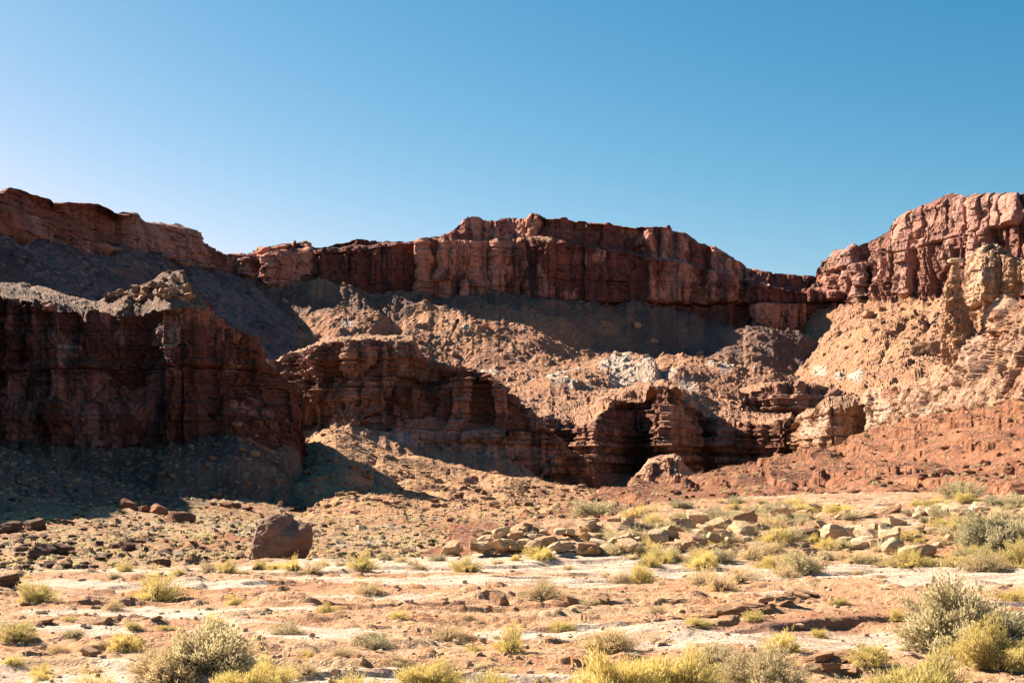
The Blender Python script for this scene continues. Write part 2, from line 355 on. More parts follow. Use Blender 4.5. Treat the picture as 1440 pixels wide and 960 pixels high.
# dark butte on the left
RIM = [(-420,250,118),(-260,270,146),(-120,330,172),(-60,405,190),(0,417,203),(50,422,203),(83,437,200),(133,442,203),(200,448,205),(233,437,198),(267,433,198),(293,441,200),(323,458,203),(357,474,207),(367,494,208),(377,523,209),(390,528,211),(417,548,214),(422,590,222),(428,645,232)]  # unseen columns left of the frame are raised to shade the left bank
BKL = [(-420,240,150),(-260,262,180),(-120,325,205),(-60,395,232),(0,397,240),(33,398,240),(67,405,238),(100,417,232),(137,423,222),(150,416,215),(180,408,212),(217,392,211),(228,383,211),(258,382,210),(268,402,209),(287,424,208),(300,439,209),(323,457,211),(357,473,214),(367,493,214),(377,522,215),(390,527,216),(417,547,217),(422,589,224),(428,644,234)]
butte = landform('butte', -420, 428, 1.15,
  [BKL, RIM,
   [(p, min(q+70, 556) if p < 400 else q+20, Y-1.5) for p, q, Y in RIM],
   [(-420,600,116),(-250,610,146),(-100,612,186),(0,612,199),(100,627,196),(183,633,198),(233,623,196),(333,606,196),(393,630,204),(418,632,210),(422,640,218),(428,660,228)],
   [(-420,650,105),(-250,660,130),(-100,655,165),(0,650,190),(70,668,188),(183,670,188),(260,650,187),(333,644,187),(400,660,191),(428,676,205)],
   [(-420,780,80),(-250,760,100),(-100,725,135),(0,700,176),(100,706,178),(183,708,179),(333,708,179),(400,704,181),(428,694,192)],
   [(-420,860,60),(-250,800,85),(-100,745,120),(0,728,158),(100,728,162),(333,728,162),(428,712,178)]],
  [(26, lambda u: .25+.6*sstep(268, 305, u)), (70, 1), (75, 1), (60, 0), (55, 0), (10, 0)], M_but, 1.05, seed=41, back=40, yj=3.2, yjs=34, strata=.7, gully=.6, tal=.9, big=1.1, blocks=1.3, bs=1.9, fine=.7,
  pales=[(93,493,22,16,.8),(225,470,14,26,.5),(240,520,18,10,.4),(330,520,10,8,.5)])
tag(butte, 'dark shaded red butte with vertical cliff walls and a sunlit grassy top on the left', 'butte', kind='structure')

# second butte, stepping down to the right
RM2 = [(330,520,350),(377,512,345),(400,500,343),(430,492,340),(452,482,330),(463,478,330),(580,478,335),(593,502,338),(603,516,340),(630,514,336),(667,516,334),(693,532,334),(713,547,335),(733,563,336),(753,584,338),(780,611,342),(813,638,346),(835,668,350),(850,692,352),(870,700,380)]
BK2 = [(p, q-3 if p > 460 and p < 700 else q-1.5, Y+14) for p, q, Y in RM2]
b2 = landform('butte', 330, 866, 1.1,
  [BK2, RM2,
   [(330,560,340),(400,540,338),(452,540,328),(480,560,328),(590,575,330),(620,580,331),(700,590,332),(760,618,334),(800,650,341),(850,694,350),(870,703,372)],
   [(330,610,336),(430,598,336),(480,590,323),(560,605,323),(613,628,322),(697,641,322),(735,655,326),(780,672,332),(830,690,344),(870,706,360)],
   [(330,650,320),(430,640,318),(500,650,306),(600,690,290),(700,700,290),(780,700,300),(870,720,310)]],
  [(8, lambda u: .3+.6*sstep(600, 690, u)), (85, 1), (55, 1), (40, 0)], M_mid, 1.5, seed=57, back=70, backc=.9, yj=7, yjs=34, strata=1.5, gully=.5, big=.9, blocks=.9,
  pales=[(600,604,95,24,1),(700,628,60,17,1),(540,590,20,14,.4),(760,640,30,16,.6),(385,520,25,14,.35)])
tag(b2, 'layered red butte stepping down to the right with a smooth pinkish slab at its foot', 'butte', kind='structure')

# terraced canyon wall
RM3 = [(690,566,436),(753,590,430),(790,592,424),(812,598,416),(833,596,412),(845,580,416),(863,570,420),(893,566,436),(905,562,438),(912,550,420),(940,544,414),(956,552,420),(966,566,436),(990,585,442),(1010,592,440),(1053,597,430),(1093,597,420),(1113,593,412),(1119,605,430),(1126,620,470)]
w3 = landform('canyon_wall', 690, 1126, 1.1,
  [[(690,552,500),(753,562,500),(800,556,498),(863,550,490),(940,540,440),(966,552,480),(1010,566,490),(1060,570,490),(1113,572,480),(1126,590,490)],
   RM3,
   [(p, q+26, Y-3) for p, q, Y in RM3],
   [(p, min(q+100, 690), Y-7) for p, q, Y in RM3],
   [(690,700,400),(850,712,395),(1000,705,390),(1126,690,395)]],
  [(40, .35), (28, 1), (75, 1), (12, 0)], M_mid, 1.9, seed=63, yj=12, yjs=30, strata=1.5, gully=.6, big=1.0, blocks=.8, ledgy=.8)
tag(w3, 'terraced red canyon wall with sunlit ledges above a dark shaded recess', 'canyon wall', kind='structure')
w4 = landform('canyon_wall', 1040, 1235, 1.1,
  [[(1040,548,510),(1073,537,510),(1110,535,510),(1150,541,505),(1180,552,500),(1235,556,480)],
   [(1040,556,482),(1073,543,478),(1110,541,478),(1150,545,478),(1175,558,474),(1200,562,468),(1235,566,460)],
   [(1040,580,478),(1073,584,474),(1110,586,474),(1150,584,474),(1235,596,456)],
   [(1040,620,450),(1235,640,430)]],
  [(14, .2), (40, 1), (16, 0)], M_mid, 1.9, seed=67, yj=8, yjs=20, strata=1.6, big=.8, blocks=.6)
tag(w4, 'small dark overhanging canyon wall of thin red layers right of the canyon mouth', 'canyon wall', kind='structure')
w5 = landform('canyon_wall', 1108, 1330, 1.1,
  [[(1108,600,425),(1117,590,420),(1150,572,380),(1165,566,372),(1200,566,372),(1216,556,368),(1222,548,362),(1290,532,330),(1330,508,310)],
   [(1108,602,412),(1117,594,405),(1140,580,372),(1165,570,350),(1195,570,352),(1212,566,356),(1222,552,348),(1260,545,320),(1290,540,300),(1330,520,280)],
   [(1108,650,408),(1117,648,402),(1140,640,368),(1165,632,347),(1195,625,350),(1212,622,354),(1222,615,344),(1260,605,316),(1290,600,296),(1330,590,270)],
   [(1108,690,380),(1222,670,320),(1330,640,250)]],
  [(10, .3), (80, 1), (10, 0)], M_bright, 1.5, seed=71, back=30, yj=5, yjs=24, strata=.5, big=.7, blocks=.8, pales=[(1160,605,40,22,.55),(1235,580,20,26,.5)])
tag(w5, 'cream and pink sunlit canyon wall with smooth vertical faces and dark cracks', 'canyon wall', kind='structure')

# sunlit buttress, right
but = landform('buttress', 1222, 1700, 1.1,
  [[(1222,606,330),(1240,594,325),(1262,576,318),(1280,552,312),(1300,538,305),(1322,520,300),(1333,504,296),(1350,490,290),(1390,459,268),(1397,440,262),(1403,428,258),(1415,415,254),(1440,405,250),(1500,385,240),(1700,330,220)],
   [(1222,608,322),(1240,598,315),(1280,562,298),(1333,520,278),(1390,478,250),(1403,450,240),(1440,425,232),(1500,405,222),(1700,350,200)],
   [(1222,612,312),(1280,578,284),(1333,548,260),(1400,520,226),(1440,500,212),(1500,490,200),(1700,470,180)],
   [(1222,616,300),(1280,596,262),(1333,584,238),(1400,574,206),(1440,566,194),(1500,560,184),(1700,550,160)],
   [(1222,660,270),(1440,640,150),(1700,640,120)]],
  [(24, .75), (85, .56), (75, .5), (10, 0)], M_bright, 1.25, seed=83, back=45, yj=4, yjs=22, strata=.04, big=1.2, blocks=1.3, bs=1.3, tal=1.2,
  pales=[(1300,575,50,10,.3)])
tag(but, 'bright orange-tan sandstone buttress with a blocky weathered face, sloping down to the left', 'buttress', kind='structure')
out = landform('rock_outcrop', 1345, 1620, 1.0,
  [[(1345,420,306),(1355,400,302),(1358,385,296),(1362,368,294),(1372,356,292),(1386,349,292),(1400,347,292),(1412,352,290),(1425,362,288),(1440,367,284),(1500,372,276),(1620,360,262)],
   [(1345,424,292),(1355,404,288),(1358,388,284),(1366,372,280),(1382,356,276),(1400,355,274),(1425,368,272),(1440,374,270),(1620,366,252)],
   [(1345,430,290),(1355,408,286),(1366,395,279),(1382,402,271),(1400,405,272),(1425,408,270),(1440,410,268),(1620,405,250)],
   [(1345,520,290),(1366,520,280),(1382,520,275),(1440,520,268),(1620,520,250)]],
  [(16, .8), (40, 1), (80, 1)], rock_terrain('grey_tan_rock', 1.4, red=(.50,.27,.155), dark=(.17,.09,.06), fresh=(.64,.40,.25), band=(.54,.31,.18), varn=.4), 1.4, seed=91, back=22, yj=1, yjs=20, strata=.25, big=.8, blocks=.8,
  pales=[(1372,388,10,10,.8)])
tag(out, 'massive tan rock outcrop with a whitish corner above a dark shaded gully', 'rock outcrop', kind='structure')

# low sunlit spur in front of the second butte
rdg = landform('spur', 395, 900, 1.1,
  [[(395,640,262),(430,624,262),(455,603,262),(472,600,262),(500,610,264),(560,637,266),(613,654,264),(640,660,260),(700,663,250),(740,670,248),(780,682,250),(830,690,254),(860,694,256),(900,700,258)],
   [(395,665,236),(430,640,236),(472,628,236),(560,660,236),(613,676,232),(640,684,224),(700,686,216),(780,696,226),(860,700,235),(900,704,240)],
   [(395,722,180),(412,708,184),(440,692,190),(560,705,188),(640,715,175),(700,722,165),(780,712,180),(900,712,190)],
   [(395,775,120),(440,752,120),(560,745,115),(700,750,110),(900,740,110)]],
  [(90, 0), (130, 0), (150, 0)], M_rdg, .8, seed=101, back=30, yj=3, yjs=30, gully=1.5, gl=1.7, tal=.45)
tag(rdg, 'low sunlit scree spur running down to the right between shaded butte and canyon mouth', 'spur', kind='structure')
# layered knob in the canyon mouth
kn = landform('rock_outcrop', 884, 1000, 1.0,
  [[(884,678,262),(897,664,258),(906,654,252),(912,644,250),(930,640,250),(948,636,248),(957,640,248),(962,652,250),(975,664,256),(1000,672,262)],
   [(884,680,252),(897,668,246),(912,650,243),(935,644,242),(956,644,241),(966,662,243),(1000,673,255)],
   [(884,690,246),(912,682,238),(940,680,236),(966,680,236),(1000,678,250)],
   [(884,702,215),(1000,694,215)]],
  [(6, .4), (50, .9), (20, .3)], M_bright, .8, seed=107, back=6, yj=3, yjs=14, strata=.7, blocks=.7)
tag(kn, 'small layered red and cream rock knob at the dark canyon mouth', 'rock outcrop', kind='structure')

# red shale hill
hill = landform('hill', 560, 1720, 1.15,
  [[(560,790,75),(600,765,90),(640,750,100),(700,735,115),(780,716,130),(860,700,150),(900,692,160),(960,669,175),(1027,661,185),(1110,641,200),(1177,624,205),(1227,611,210),(1293,591,212),(1360,578,210),(1440,561,206),(1720,520,190)],
   [(560,795,70),(640,757,88),(780,722,112),(860,708,125),(960,684,140),(1027,678,145),(1110,664,152),(1227,644,158),(1360,618,158),(1440,606,155),(1720,580,150)],
   [(560,800,64),(640,765,76),(780,730,94),(860,716,102),(960,704,108),(1027,700,108),(1110,694,108),(1160,690,112),(1227,672,112),(1360,662,110),(1440,654,108),(1720,640,104)],
   [(560,815,56),(640,780,62),(780,745,68),(960,725,74),(1110,716,74),(1360,702,74),(1440,695,72),(1720,690,70)],
   [(560,850,50),(1720,780,52)]],
  [(240, 0), (190, 0), (120, 0), (6, 0)], M_redh, .45, seed=113, back=22, yj=0, yjs=30, gully=1.7, gl=3.6, tal=.4, ledgy=1.3, yref=150)
tag(hill, 'rust-red shale hill with low dark ledges rising to the right behind the pale boulders', 'hill', kind='structure')
# ================================================================= VALLEY FLOOR AND ROADSIDE GROUND
def floor_z(X, Y):
    p = 720 + FPX*X/Y
    z = -1.6 + fbm(X/22, Y/30, X*0, 3, 201)*.7 + fbm(X/5, Y/8, X*0, 3, 202)*.28
    f1, f2, cid = worley(X/1.3, Y/1.6, X*0, 203, flat=True)
    z = z + np.clip(1-(f1/.5)**2, 0, 1)*sstep(.55, .7, cid)*.1 + stones(X/.9, Y/.9, 205, .8)*.6 + sstep(-36, -46, X)*(stones(X/1.8, Y/1.8, 206, .45)*1.1 + stones(X/.8, Y/.8, 207, .3)*.5)*sstep(92, 108, Y) + fbm(X/.6, Y/.7, X*0, 3, 204)*.08
    # bank of rubble at the far left, swale in front of the butte, low rise to the right
    z = z + sstep(-36, -62, X)*6.5*sstep(95, 125, Y)*sstep(190, 160, Y)
    z = z + -1.3*sstep(-34, -24, X)*sstep(34, 20, X)*sstep(112, 150, Y)
    return z
u = np.linspace(-1, 1, 1000); Yv = 38*(330/38)**np.linspace(0, 1, 420)
UU, YY = np.meshgrid(u, Yv); XX = (UU - .42)*(.55*YY + 14)
Z = floor_z(XX, YY)
Mf = NT('valley_floor_dirt')
P_ = Mf.tc.outputs['Object']
c = Mf.mix(Mf.mr(Mf.noise(P_, .07, 5, .6), .42, .58), (.62, .36, .195), (.50, .235, .11))
c = Mf.mix(Mf.mr(Mf.noise(P_, .25, 4, .6), .5, .62), c, (.56, .42, .28))
c = Mf.mix(Mf.math('MULTIPLY', Mf.mr(Mf.noise(P_, .9, 3, .6), .55, .62), .7), c, (.34, .27, .15))
c = Mf.mix(Mf.math('MULTIPLY', Mf.mr(Mf.noise(P_, 1.9, 3, .6), .57, .63), .8), c, (.12, .085, .055))
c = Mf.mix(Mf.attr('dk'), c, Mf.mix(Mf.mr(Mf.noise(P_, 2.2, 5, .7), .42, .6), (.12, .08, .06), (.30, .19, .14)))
c = Mf.mix(1.0, c, Mf.mix(Mf.mr(Mf.noise(P_, 6, 5, .7), .3, .7), (.7, .7, .7), (1.25, 1.25, 1.25)), 'MULTIPLY')
Mf.done(c, Mf.bump(Mf.noise(P_, 2.5, 6, .7), .35, .9))
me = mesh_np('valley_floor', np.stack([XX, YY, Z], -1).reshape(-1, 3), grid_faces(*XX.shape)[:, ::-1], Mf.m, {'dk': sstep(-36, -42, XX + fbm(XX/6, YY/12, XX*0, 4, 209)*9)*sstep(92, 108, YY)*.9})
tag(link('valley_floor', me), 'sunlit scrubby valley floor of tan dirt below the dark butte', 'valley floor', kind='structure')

def ground_z(X, Y, fine=True):
    # shelf by the road, breaking off into the valley on the left and rising to the boulders on the right
    edge = np.where(X < -1.5, 33.5 + (X+16)*.5, 40 + (X+1.5)*3.0)
    edge = np.clip(edge, 26, 400) + fbm(X/4, Y*0, Y*0, 3, 301)*1.2
    z = -2.6*sstep(0, 9, Y-edge)
    z = z + sstep(38, 62, Y)*sstep(-6, 8, X)*.85
    z = z + sstep(20, 45, Y)*sstep(4, 22, X)*.3
    z = z + fbm(X/9, Y/9, X*0, 3, 302)*.22 + fbm(X/2.2, Y/3, X*0, 3, 303)*.07
    z = z + .75*np.exp(-((X-1.6)/4.2)**2-((Y-45.5)/3.2)**2)
    # thin slickrock ledges
    q = (fbm(X/7 + Y*.02, Y/4.0, X*0, 4, 304)*.5+.5)*6
    fr = q-np.floor(q)
    z = z + (np.floor(q)+sstep(.75, .97, fr)-q)*.13
    # the dark undercut ledge, right of centre
    a = (Y - 21.2 - (X-4.3)*.55 + .5*fbm(X/1.3, Y/1.5, X*0, 3, 305)); w = np.exp(-((X-4.6)/2.2)**2)
    z = z + .13*sstep(-.1, .12, a)*sstep(5, .8, a)*w
    if fine:
        k_ = 1-.8*slick(X, Y)
        z = z + fbm(X/.5, Y/.6, X*0, 4, 306, .6)*.035
        f1, f2, cid = worley(X/.55, Y/.6, X*0, 307, flat=True)
        z = z + np.clip(1-(f1/.45)**2, 0, 1)**.7*sstep(.75, .85, cid)*.08*k_
        f1, f2, cid = worley(X/.2, Y/.22, X*0, 308, flat=True)
        z = z + np.clip(1-(f1/.45)**2, 0, 1)**.7*sstep(.6, .7, cid)*.03*k_
    return z
def slick(X, Y):
    m = fbm(X/5.5, Y/2.6 + X*.08, X*0, 4, 310)
    s_ = sstep(.02, .2, m + .25*np.exp(-((X-1.)/9)**2) * sstep(14, 22, Y)-.06)
    s_ = np.maximum(s_, sstep(33, 36, Y)*sstep(43, 40, Y)*sstep(-9, -4, X)*sstep(9, 4, X)*.9)
    s_ = s_*sstep(44, 41, Y) + .45*sstep(43, 47, Y)*sstep(9, 13, X)
    return s_
Yv = 7.5*(78/7.5)**np.linspace(0, 1, 720); u = np.linspace(-1, 1, 1150)
UU, YY = np.meshgrid(u, Yv); XX = UU*(.52*YY + 5) + 1
Z = ground_z(XX, YY); sl = slick(XX, YY)
Mg = NT('roadside_ground')
P_ = Mg.tc.outputs['Object']
st = Mg.map((.35, 1.1, 1))
c = Mg.mix(Mg.mr(Mg.noise(st, .8, 5, .6), .4, .6), (.66, .37, .20), (.56, .26, .125))
c = Mg.mix(Mg.mr(Mg.noise(st, .35, 4, .6), .5, .64), c, (.64, .42, .24))
sk = Mg.mix(Mg.mr(Mg.noise(st, 1.7, 5, .65), .38, .62), (.84, .64, .49), (.68, .46, .32))
sk = Mg.mix(Mg.math('MULTIPLY', Mg.mr(Mg.noise(Mg.map((.25, 2.2, 1)), 1.5, 4, .6), .56, .64), .55), sk, (.36, .18, .11))
sa = Mg.math('ADD', Mg.attr('slick'), Mg.mr(Mg.noise(st, 2.6, 5, .7), 0, 1, -.55, .55))
c = Mg.mix(Mg.mr(sa, .46, .54), c, sk)
c = Mg.mix(Mg.math('MULTIPLY', Mg.mr(Mg.noise(P_, 3.0, 4, .65), .6, .66), .55), c, (.26, .16, .09))
vg = Mg.vor(P_, 16); vgc = Mg.sepx(Mg.vor(P_, 16, out='Color'))
grav = Mg.math('MULTIPLY', Mg.mr(vg, .5, .3), Mg.mr(vgc, .55, .65))
c = Mg.mix(Mg.math('MULTIPLY', grav, .7), c, Mg.mix(vgc, (.30, .17, .11), (.72, .56, .44)))
c = Mg.mix(1.0, c, Mg.mix(Mg.mr(Mg.noise(P_, 22, 4, .7), .3, .7), (.66, .64, .62), (1.24, 1.24, 1.24)), 'MULTIPLY')
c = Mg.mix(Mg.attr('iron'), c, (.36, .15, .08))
hb = Mg.math('ADD', Mg.noise(P_, 9, 6, .7), Mg.math('MULTIPLY', grav, .6))
Mg.done(c, Mg.bump(hb, .05, .9))
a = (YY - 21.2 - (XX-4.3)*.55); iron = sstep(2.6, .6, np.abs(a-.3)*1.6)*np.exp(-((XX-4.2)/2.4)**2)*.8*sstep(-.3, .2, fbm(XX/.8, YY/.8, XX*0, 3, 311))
me = mesh_np('ground', np.stack([XX, YY, Z], -1).reshape(-1, 3), grid_faces(*XX.shape)[:, ::-1], Mg.m, {'slick': sl, 'iron': iron})
tag(link('ground', me), 'sunlit sandy roadside ground with pale pink slickrock patches', 'ground', kind='structure')
# the wide plain everything stands on
me = mesh_np('terrain', np.array([(-2500, -600, -4.), (2500, -600, -4.), (2500, 3500, -4.), (-2500, 3500, -4.)]), np.array([(0, 1, 2, 3)]), Mf.m)
tag(link('terrain', me), 'flat dirt plain reaching to the horizon below the valley', 'terrain', kind='structure')
u = np.linspace(-1, 1, 60); Yv = np.linspace(-45, 7.6, 50)
UU, YY = np.meshgrid(u, Yv); XX = UU*60; Z = np.clip(YY*.0, 0, 0) + .22*fbm(XX/9, YY/9, XX*0, 3, 302) - .02
me = mesh_np('road_verge', np.stack([XX, YY, Z], -1).reshape(-1, 3), grid_faces(*XX.shape)[:, ::-1], Mg.m, {'slick': XX*0, 'iron': XX*0})
tag(link('road_verge', me), 'bare dirt verge in front of the sandy ground', 'verge', kind='structure')
# ================================================================= ROCKS AND SHRUBS
bpy.context.view_layer.update()
DG = bpy.context.evaluated_depsgraph_get()
def hit_px(px, py):
    d = Vector(((px-720)/FPX, 1, (HOR-py)/FPX)).normalized()
    ok, loc, nor, _, ob, _ = scene.ray_cast(DG, Vector((0, 0, CAM_H)), d)
    return (loc.copy(), nor.copy(), ob.name) if ok else (None, None, None)
def hit_dn(x, y):
    ok, loc, nor, _, ob, _ = scene.ray_cast(DG, Vector((x, y, 300)), Vector((0, 0, -1)))
    return (loc.copy(), nor.copy(), ob.name) if ok else (None, None, None)
def ico(sub):
    import bmesh
    bm = bmesh.new(); bmesh.ops.create_icosphere(bm, subdivisions=sub, radius=1)
    V = np.array([v.co[:] for v in bm.verts]); Fc = np.array([[v.index for v in f.verts] for f in bm.faces]); bm.free()
    return V, Fc
ICO = {s: ico(s) for s in (1, 2, 3, 4, 5)}
def rock_verts(seed, sub=4, cuts=11, round_=.1, flat=1., rough=.05):
    r = np.random.default_rng(seed); V, Fc = ICO[sub]; V = V.copy()
    # a block bounded by random planes
    n = r.normal(size=(cuts, 3)); n[:6] = np.array([(1,0,0),(-1,0,0),(0,1,0),(0,-1,0),(0,0,1),(0,0,-1)]) + r.normal(size=(6, 3))*.22
    n /= np.linalg.norm(n, axis=1, keepdims=True); h = r.uniform(.55, .85, cuts)
    t = np.min(np.where(V@n.T > .05, h/np.maximum(V@n.T, .05), 9), axis=1)
    V = V*(t*(1-round_)+.75*round_)[:, None]
    x, y, z = V[:, 0], V[:, 1], V[:, 2]
    nn = fbm(x*1.6+seed, y*1.6, z*1.6, 3, seed)*.12 + fbm(x*5, y*5+seed, z*7, 4, seed+1, .6)*rough
    lay = z*4.5+vnoise(x*2, y*2, z, seed)*.4
    nn = nn + (hashf(np.floor(lay).astype(np.int64), np.floor(lay).astype(np.int64)*0, np.floor(lay).astype(np.int64)*0, seed)-.5)*.06
    V = V*(1+nn)[:, None]; V[:, 2] *= flat
    return V, Fc
def rock_mat(name, c1, c2, dk, sc=1.0):
    s = NT(name); P = s.tc.outputs['Object']; oi = s.n.new('ShaderNodeObjectInfo')
    v = s.n.new('ShaderNodeVectorMath'); v.operation = 'ADD'; s.l.new(P, v.inputs[0]); s.l.new(oi.outputs['Location'], v.inputs[1]); Q = v.outputs[0]
    c = s.mix(s.mr(s.noise(Q, 1.6*sc, 5, .6), .4, .6), c1, c2)
    c = s.mix(s.math('MULTIPLY', s.mr(s.noise(s.map((.7*sc, .7*sc, 5*sc), Q), 1, 4, .6), .5, .66), .5), c, dk)
    c = s.mix(s.math('MULTIPLY', s.mr(s.noise(Q, 3.2*sc, 5, .7), .55, .68), .55), c, dk)
    c = s.mix(1.0, c, s.mix(s.mr(s.noise(Q, 14*sc, 4, .7), .3, .7), (.75, .74, .73), (1.2, 1.2, 1.2)), 'MULTIPLY')
    c = s.mix(1.0, c, s.mix(oi.outputs['Random'], (.78, .76, .74), (1.18, 1.15, 1.12)), 'MULTIPLY')
    s.done(c, s.bump(s.noise(Q, 7*sc, 7, .7), .07/sc, .9)); return s.m
MR = {'cream': rock_mat('cream_sandstone', (.98, .74, .48), (.88, .60, .36), (.40, .22, .11)), 'block': rock_mat('pale_block_sandstone', (.95, .66, .40), (.82, .52, .29), (.45, .24, .12)),
      'tan': rock_mat('tan_sandstone', (.76, .46, .27), (.60, .34, .19), (.30, .15, .08)),
      'brown': rock_mat('brown_varnished_rock', (.24, .135, .09), (.18, .095, .06), (.07, .04, .03)),
      'red': rock_mat('red_sandstone_block', (.40, .18, .10), (.32, .13, .07), (.12, .055, .035)),
      'far': rock_mat('far_boulder_rock', (.56, .32, .19), (.44, .24, .14), (.2, .1, .06), .25),
      'hero': rock_mat('smooth_brown_rock', (.42, .25, .17), (.34, .19, .125), (.20, .11, .08), .6)}
RV = {}
def rock_mesh(kind, k):
    if (kind, k) not in RV:
        rounded = kind == 'cream'
        V, Fc = rock_verts(500+k*7, 4 if kind in ('cream', 'tan', 'block') else 3, 12 if rounded else 8, .4 if rounded else .02, .85, .035 if rounded else .03)
        RV[kind, k] = mesh_np('rock_'+kind, V, Fc, MR[kind], smooth=False)
    return RV[kind, k]
ORD = ('first second third fourth fifth sixth seventh eighth ninth tenth eleventh twelfth thirteenth fourteenth fifteenth sixteenth seventeenth eighteenth nineteenth '
       'twentieth').split() + ['twenty-'+w for w in 'first second third fourth fifth sixth seventh eighth ninth'.split()] + ['thirtieth'] + ['thirty-'+w for w in 'first second third fourth fifth sixth seventh eighth ninth'.split()] + ['fortieth'] + ['forty-'+w for w in 'first second third fourth fifth sixth seventh eighth ninth'.split()]
TO_LABEL = []        # (object, screen column, what, where, category, group)
def pxof(l): return 720+FPX*l.x/l.y
def add_rock(loc, size, kind, what, where, group, squash=1., sink=.25, aspect=1., name='boulder'):
    o = bpy.data.objects.new(name, rock_mesh(kind, random.randrange(9))); COL.objects.link(o)
    s_ = size/1.45
    o.scale = (s_*aspect, s_*random.uniform(.8, 1.1), s_*squash*random.uniform(.75, 1.0)); o.rotation_euler = (random.uniform(-.35, .35), random.uniform(-.35, .35), random.uniform(-3, 3))
    o.location = loc + Vector((0, 0, s_*squash*(.7-sink*1.4)))
    TO_LABEL.append((o, pxof(loc), what, where, name.replace('_', ' '), group)); return o

# --- the big lone boulder
def lone_boulder():
    Y = 64.0; q = Y/FPX
    out = [(352,786),(357,762),(362,740),(372,726),(388,722),(402,725),(414,731),(424,733),(436,738),(440,747),(437,762),(428,780),(414,792),(380,794)]
    cx, cy = 396, 762
    a = np.array([math.atan2(-(y-cy), x-cx) for x, y in out]); r = np.array([math.hypot(x-cx, y-cy)*q for x, y in out])
    i = np.argsort(a); a, r = a[i], r[i]; a = np.r_[a-2*np.pi, a, a+2*np.pi]; r = np.r_[r, r, r]
    V, Fc = ICO[5]; V = V.copy(); th = np.arctan2(V[:, 2], V[:, 0]); rr = np.interp(th, a, r)
    s_ = np.sqrt(np.clip(1-V[:, 1]**2, 0, 1))**.75
    P = np.stack([np.cos(th)*rr*s_, V[:, 1]*1.25, np.sin(th)*rr*s_], 1)
    x, y, z = P.T
    # hollow on the right shoulder, layered face
    w = np.exp(-((x-.45)/.45)**2-((z-.75)/.3)**2)*(y < 0)
    f1, f2, cid = worley(x/.9, y/.9, z/.7, 12)
    n = fbm(x*.9, y*.9, z*1.2, 3, 9)*.14 + fbm(x*3, y*3, z*6, 5, 10, .65)*.05 + (cid-.5)*.07 - np.clip(.05-(f2-f1), 0, 1)*.6
    P = P*(1+n)[:, None]; P[:, 1] += w*.55
    o = link('boulder', mesh_np('lone_boulder', P, Fc, MR['hero'], smooth=False))
    o.location = at(cx, cy, Y)
    tag(o, 'huge brown boulder with a sloping top, standing alone just behind the sandy shelf edge', 'boulder')
lone_boulder()

# --- boulders by position in the photo: (column, row of the foot, width)
def rocks_at(lst, kind, what, where, group, squash=.85, jit=0, maxY=None):
    for (px, py, w) in lst:
        l, n, nm = hit_px(px, py)
        if l is None: continue
        add_rock(l, w*l.y/FPX, kind, what, where, group, squash)
rocks_at([(250,735,26),(225,722,20),(201,719,15),(176,714,20)], 'red', 'reddish boulder', 'in the line below the dark scree', 'boulders below the dark scree', .95)
rocks_at([(15,748,26),(50,745,28),(96,738,12),(62,757,13)], 'brown', 'dark boulder', 'on the bank beside the shaded slope', 'boulders on the bank', .9)
rocks_at([(58,782,22),(72,778,26),(88,776,24),(46,786,14),(140,768,14),(160,770,12),(180,772,22)], 'brown', 'near-black rock', 'in the dark cluster on the scrubby valley floor', 'dark rocks on the valley floor', .8)
rocks_at([(230,795,20),(117,796,14),(70,799,18),(94,798,11),(8,824,28),(36,797,10)], 'brown', 'small brown boulder', 'just behind the sandy shelf edge', 'boulders behind the shelf edge', .8)
rocks_at([(318,713,14),(333,714,11),(300,710,9),(350,716,10),(498,722,10),(360,800,9),(610,705,9)], 'red', 'small red boulder', 'where the dark scree meets the sunlit floor', 'small boulders at the foot of the scree', .8)
# the heap of tan blocks
heap = []
for i in range(215):
    t = random.random(); px = 598+t*455; top = 772-34*min(1, max(0, px-598)/200); lo = 782
    py = top + (lo-top)*random.random()**.8
    heap.append((px, py, random.choice([8, 10, 12, 14, 17, 20, 24])*random.uniform(.8, 1.15)))
heap.sort(key=lambda r: r[1])
rows_h = [heap[i::1] for i in range(1)]
for i, (px, py, w) in enumerate(heap):
    l, n, nm = hit_px(px, py)
    if l is None or l.y > 62 or l.y < 30: continue
    row_ = 'top' if i < 45 else 'second' if i < 95 else 'third' if i < 150 else 'lowest'
    kind = random.choice(['cream', 'block', 'block', 'tan'])
    sz = 'large' if w > 20 else 'small'
    l.z += random.uniform(0, .18)
    add_rock(l, w*l.y/FPX, kind, f"{sz} {dict(cream='rounded cream', tan='tan', block='angular pale')[kind]} block", f"in the {row_} row of the heap", 'tumbled blocks of the boulder heap', .8, .15, random.uniform(.9, 1.4), 'sandstone_block')
# cream ledge and rounded boulders on the right
rocks_at([(1298,724,26),(1318,722,28),(1335,724,24),(1352,728,34),(1376,722,34),(1290,728,16),(1398,728,18)], 'cream', 'rounded cream boulder', 'along the crest under the red hill', 'rounded cream boulders on the crest', .8)
rocks_at([(1172,758,40),(1198,756,32),(1222,760,34),(1246,758,26),(1186,766,22),(1212,768,28),(1236,770,24),(1256,764,18)], 'cream', 'lumpy cream rock', 'in the low pale ledge', 'cream rocks of the low ledge', .85)
rocks_at([(1134,756,36)], 'brown', 'dark brown undercut block', 'at the end of the cream ledge', 'brown block', .6)
rocks_at([(1256,778,34),(1278,784,30),(1300,782,30),(1264,790,18),(1245,774,22),(1318,770,16),(1335,762,18),(1350,758,14),(1290,758,15),(1310,750,18)], 'cream', 'yellowish cream boulder', 'in front of the pale ledge', 'boulders in front of the ledge', .85)
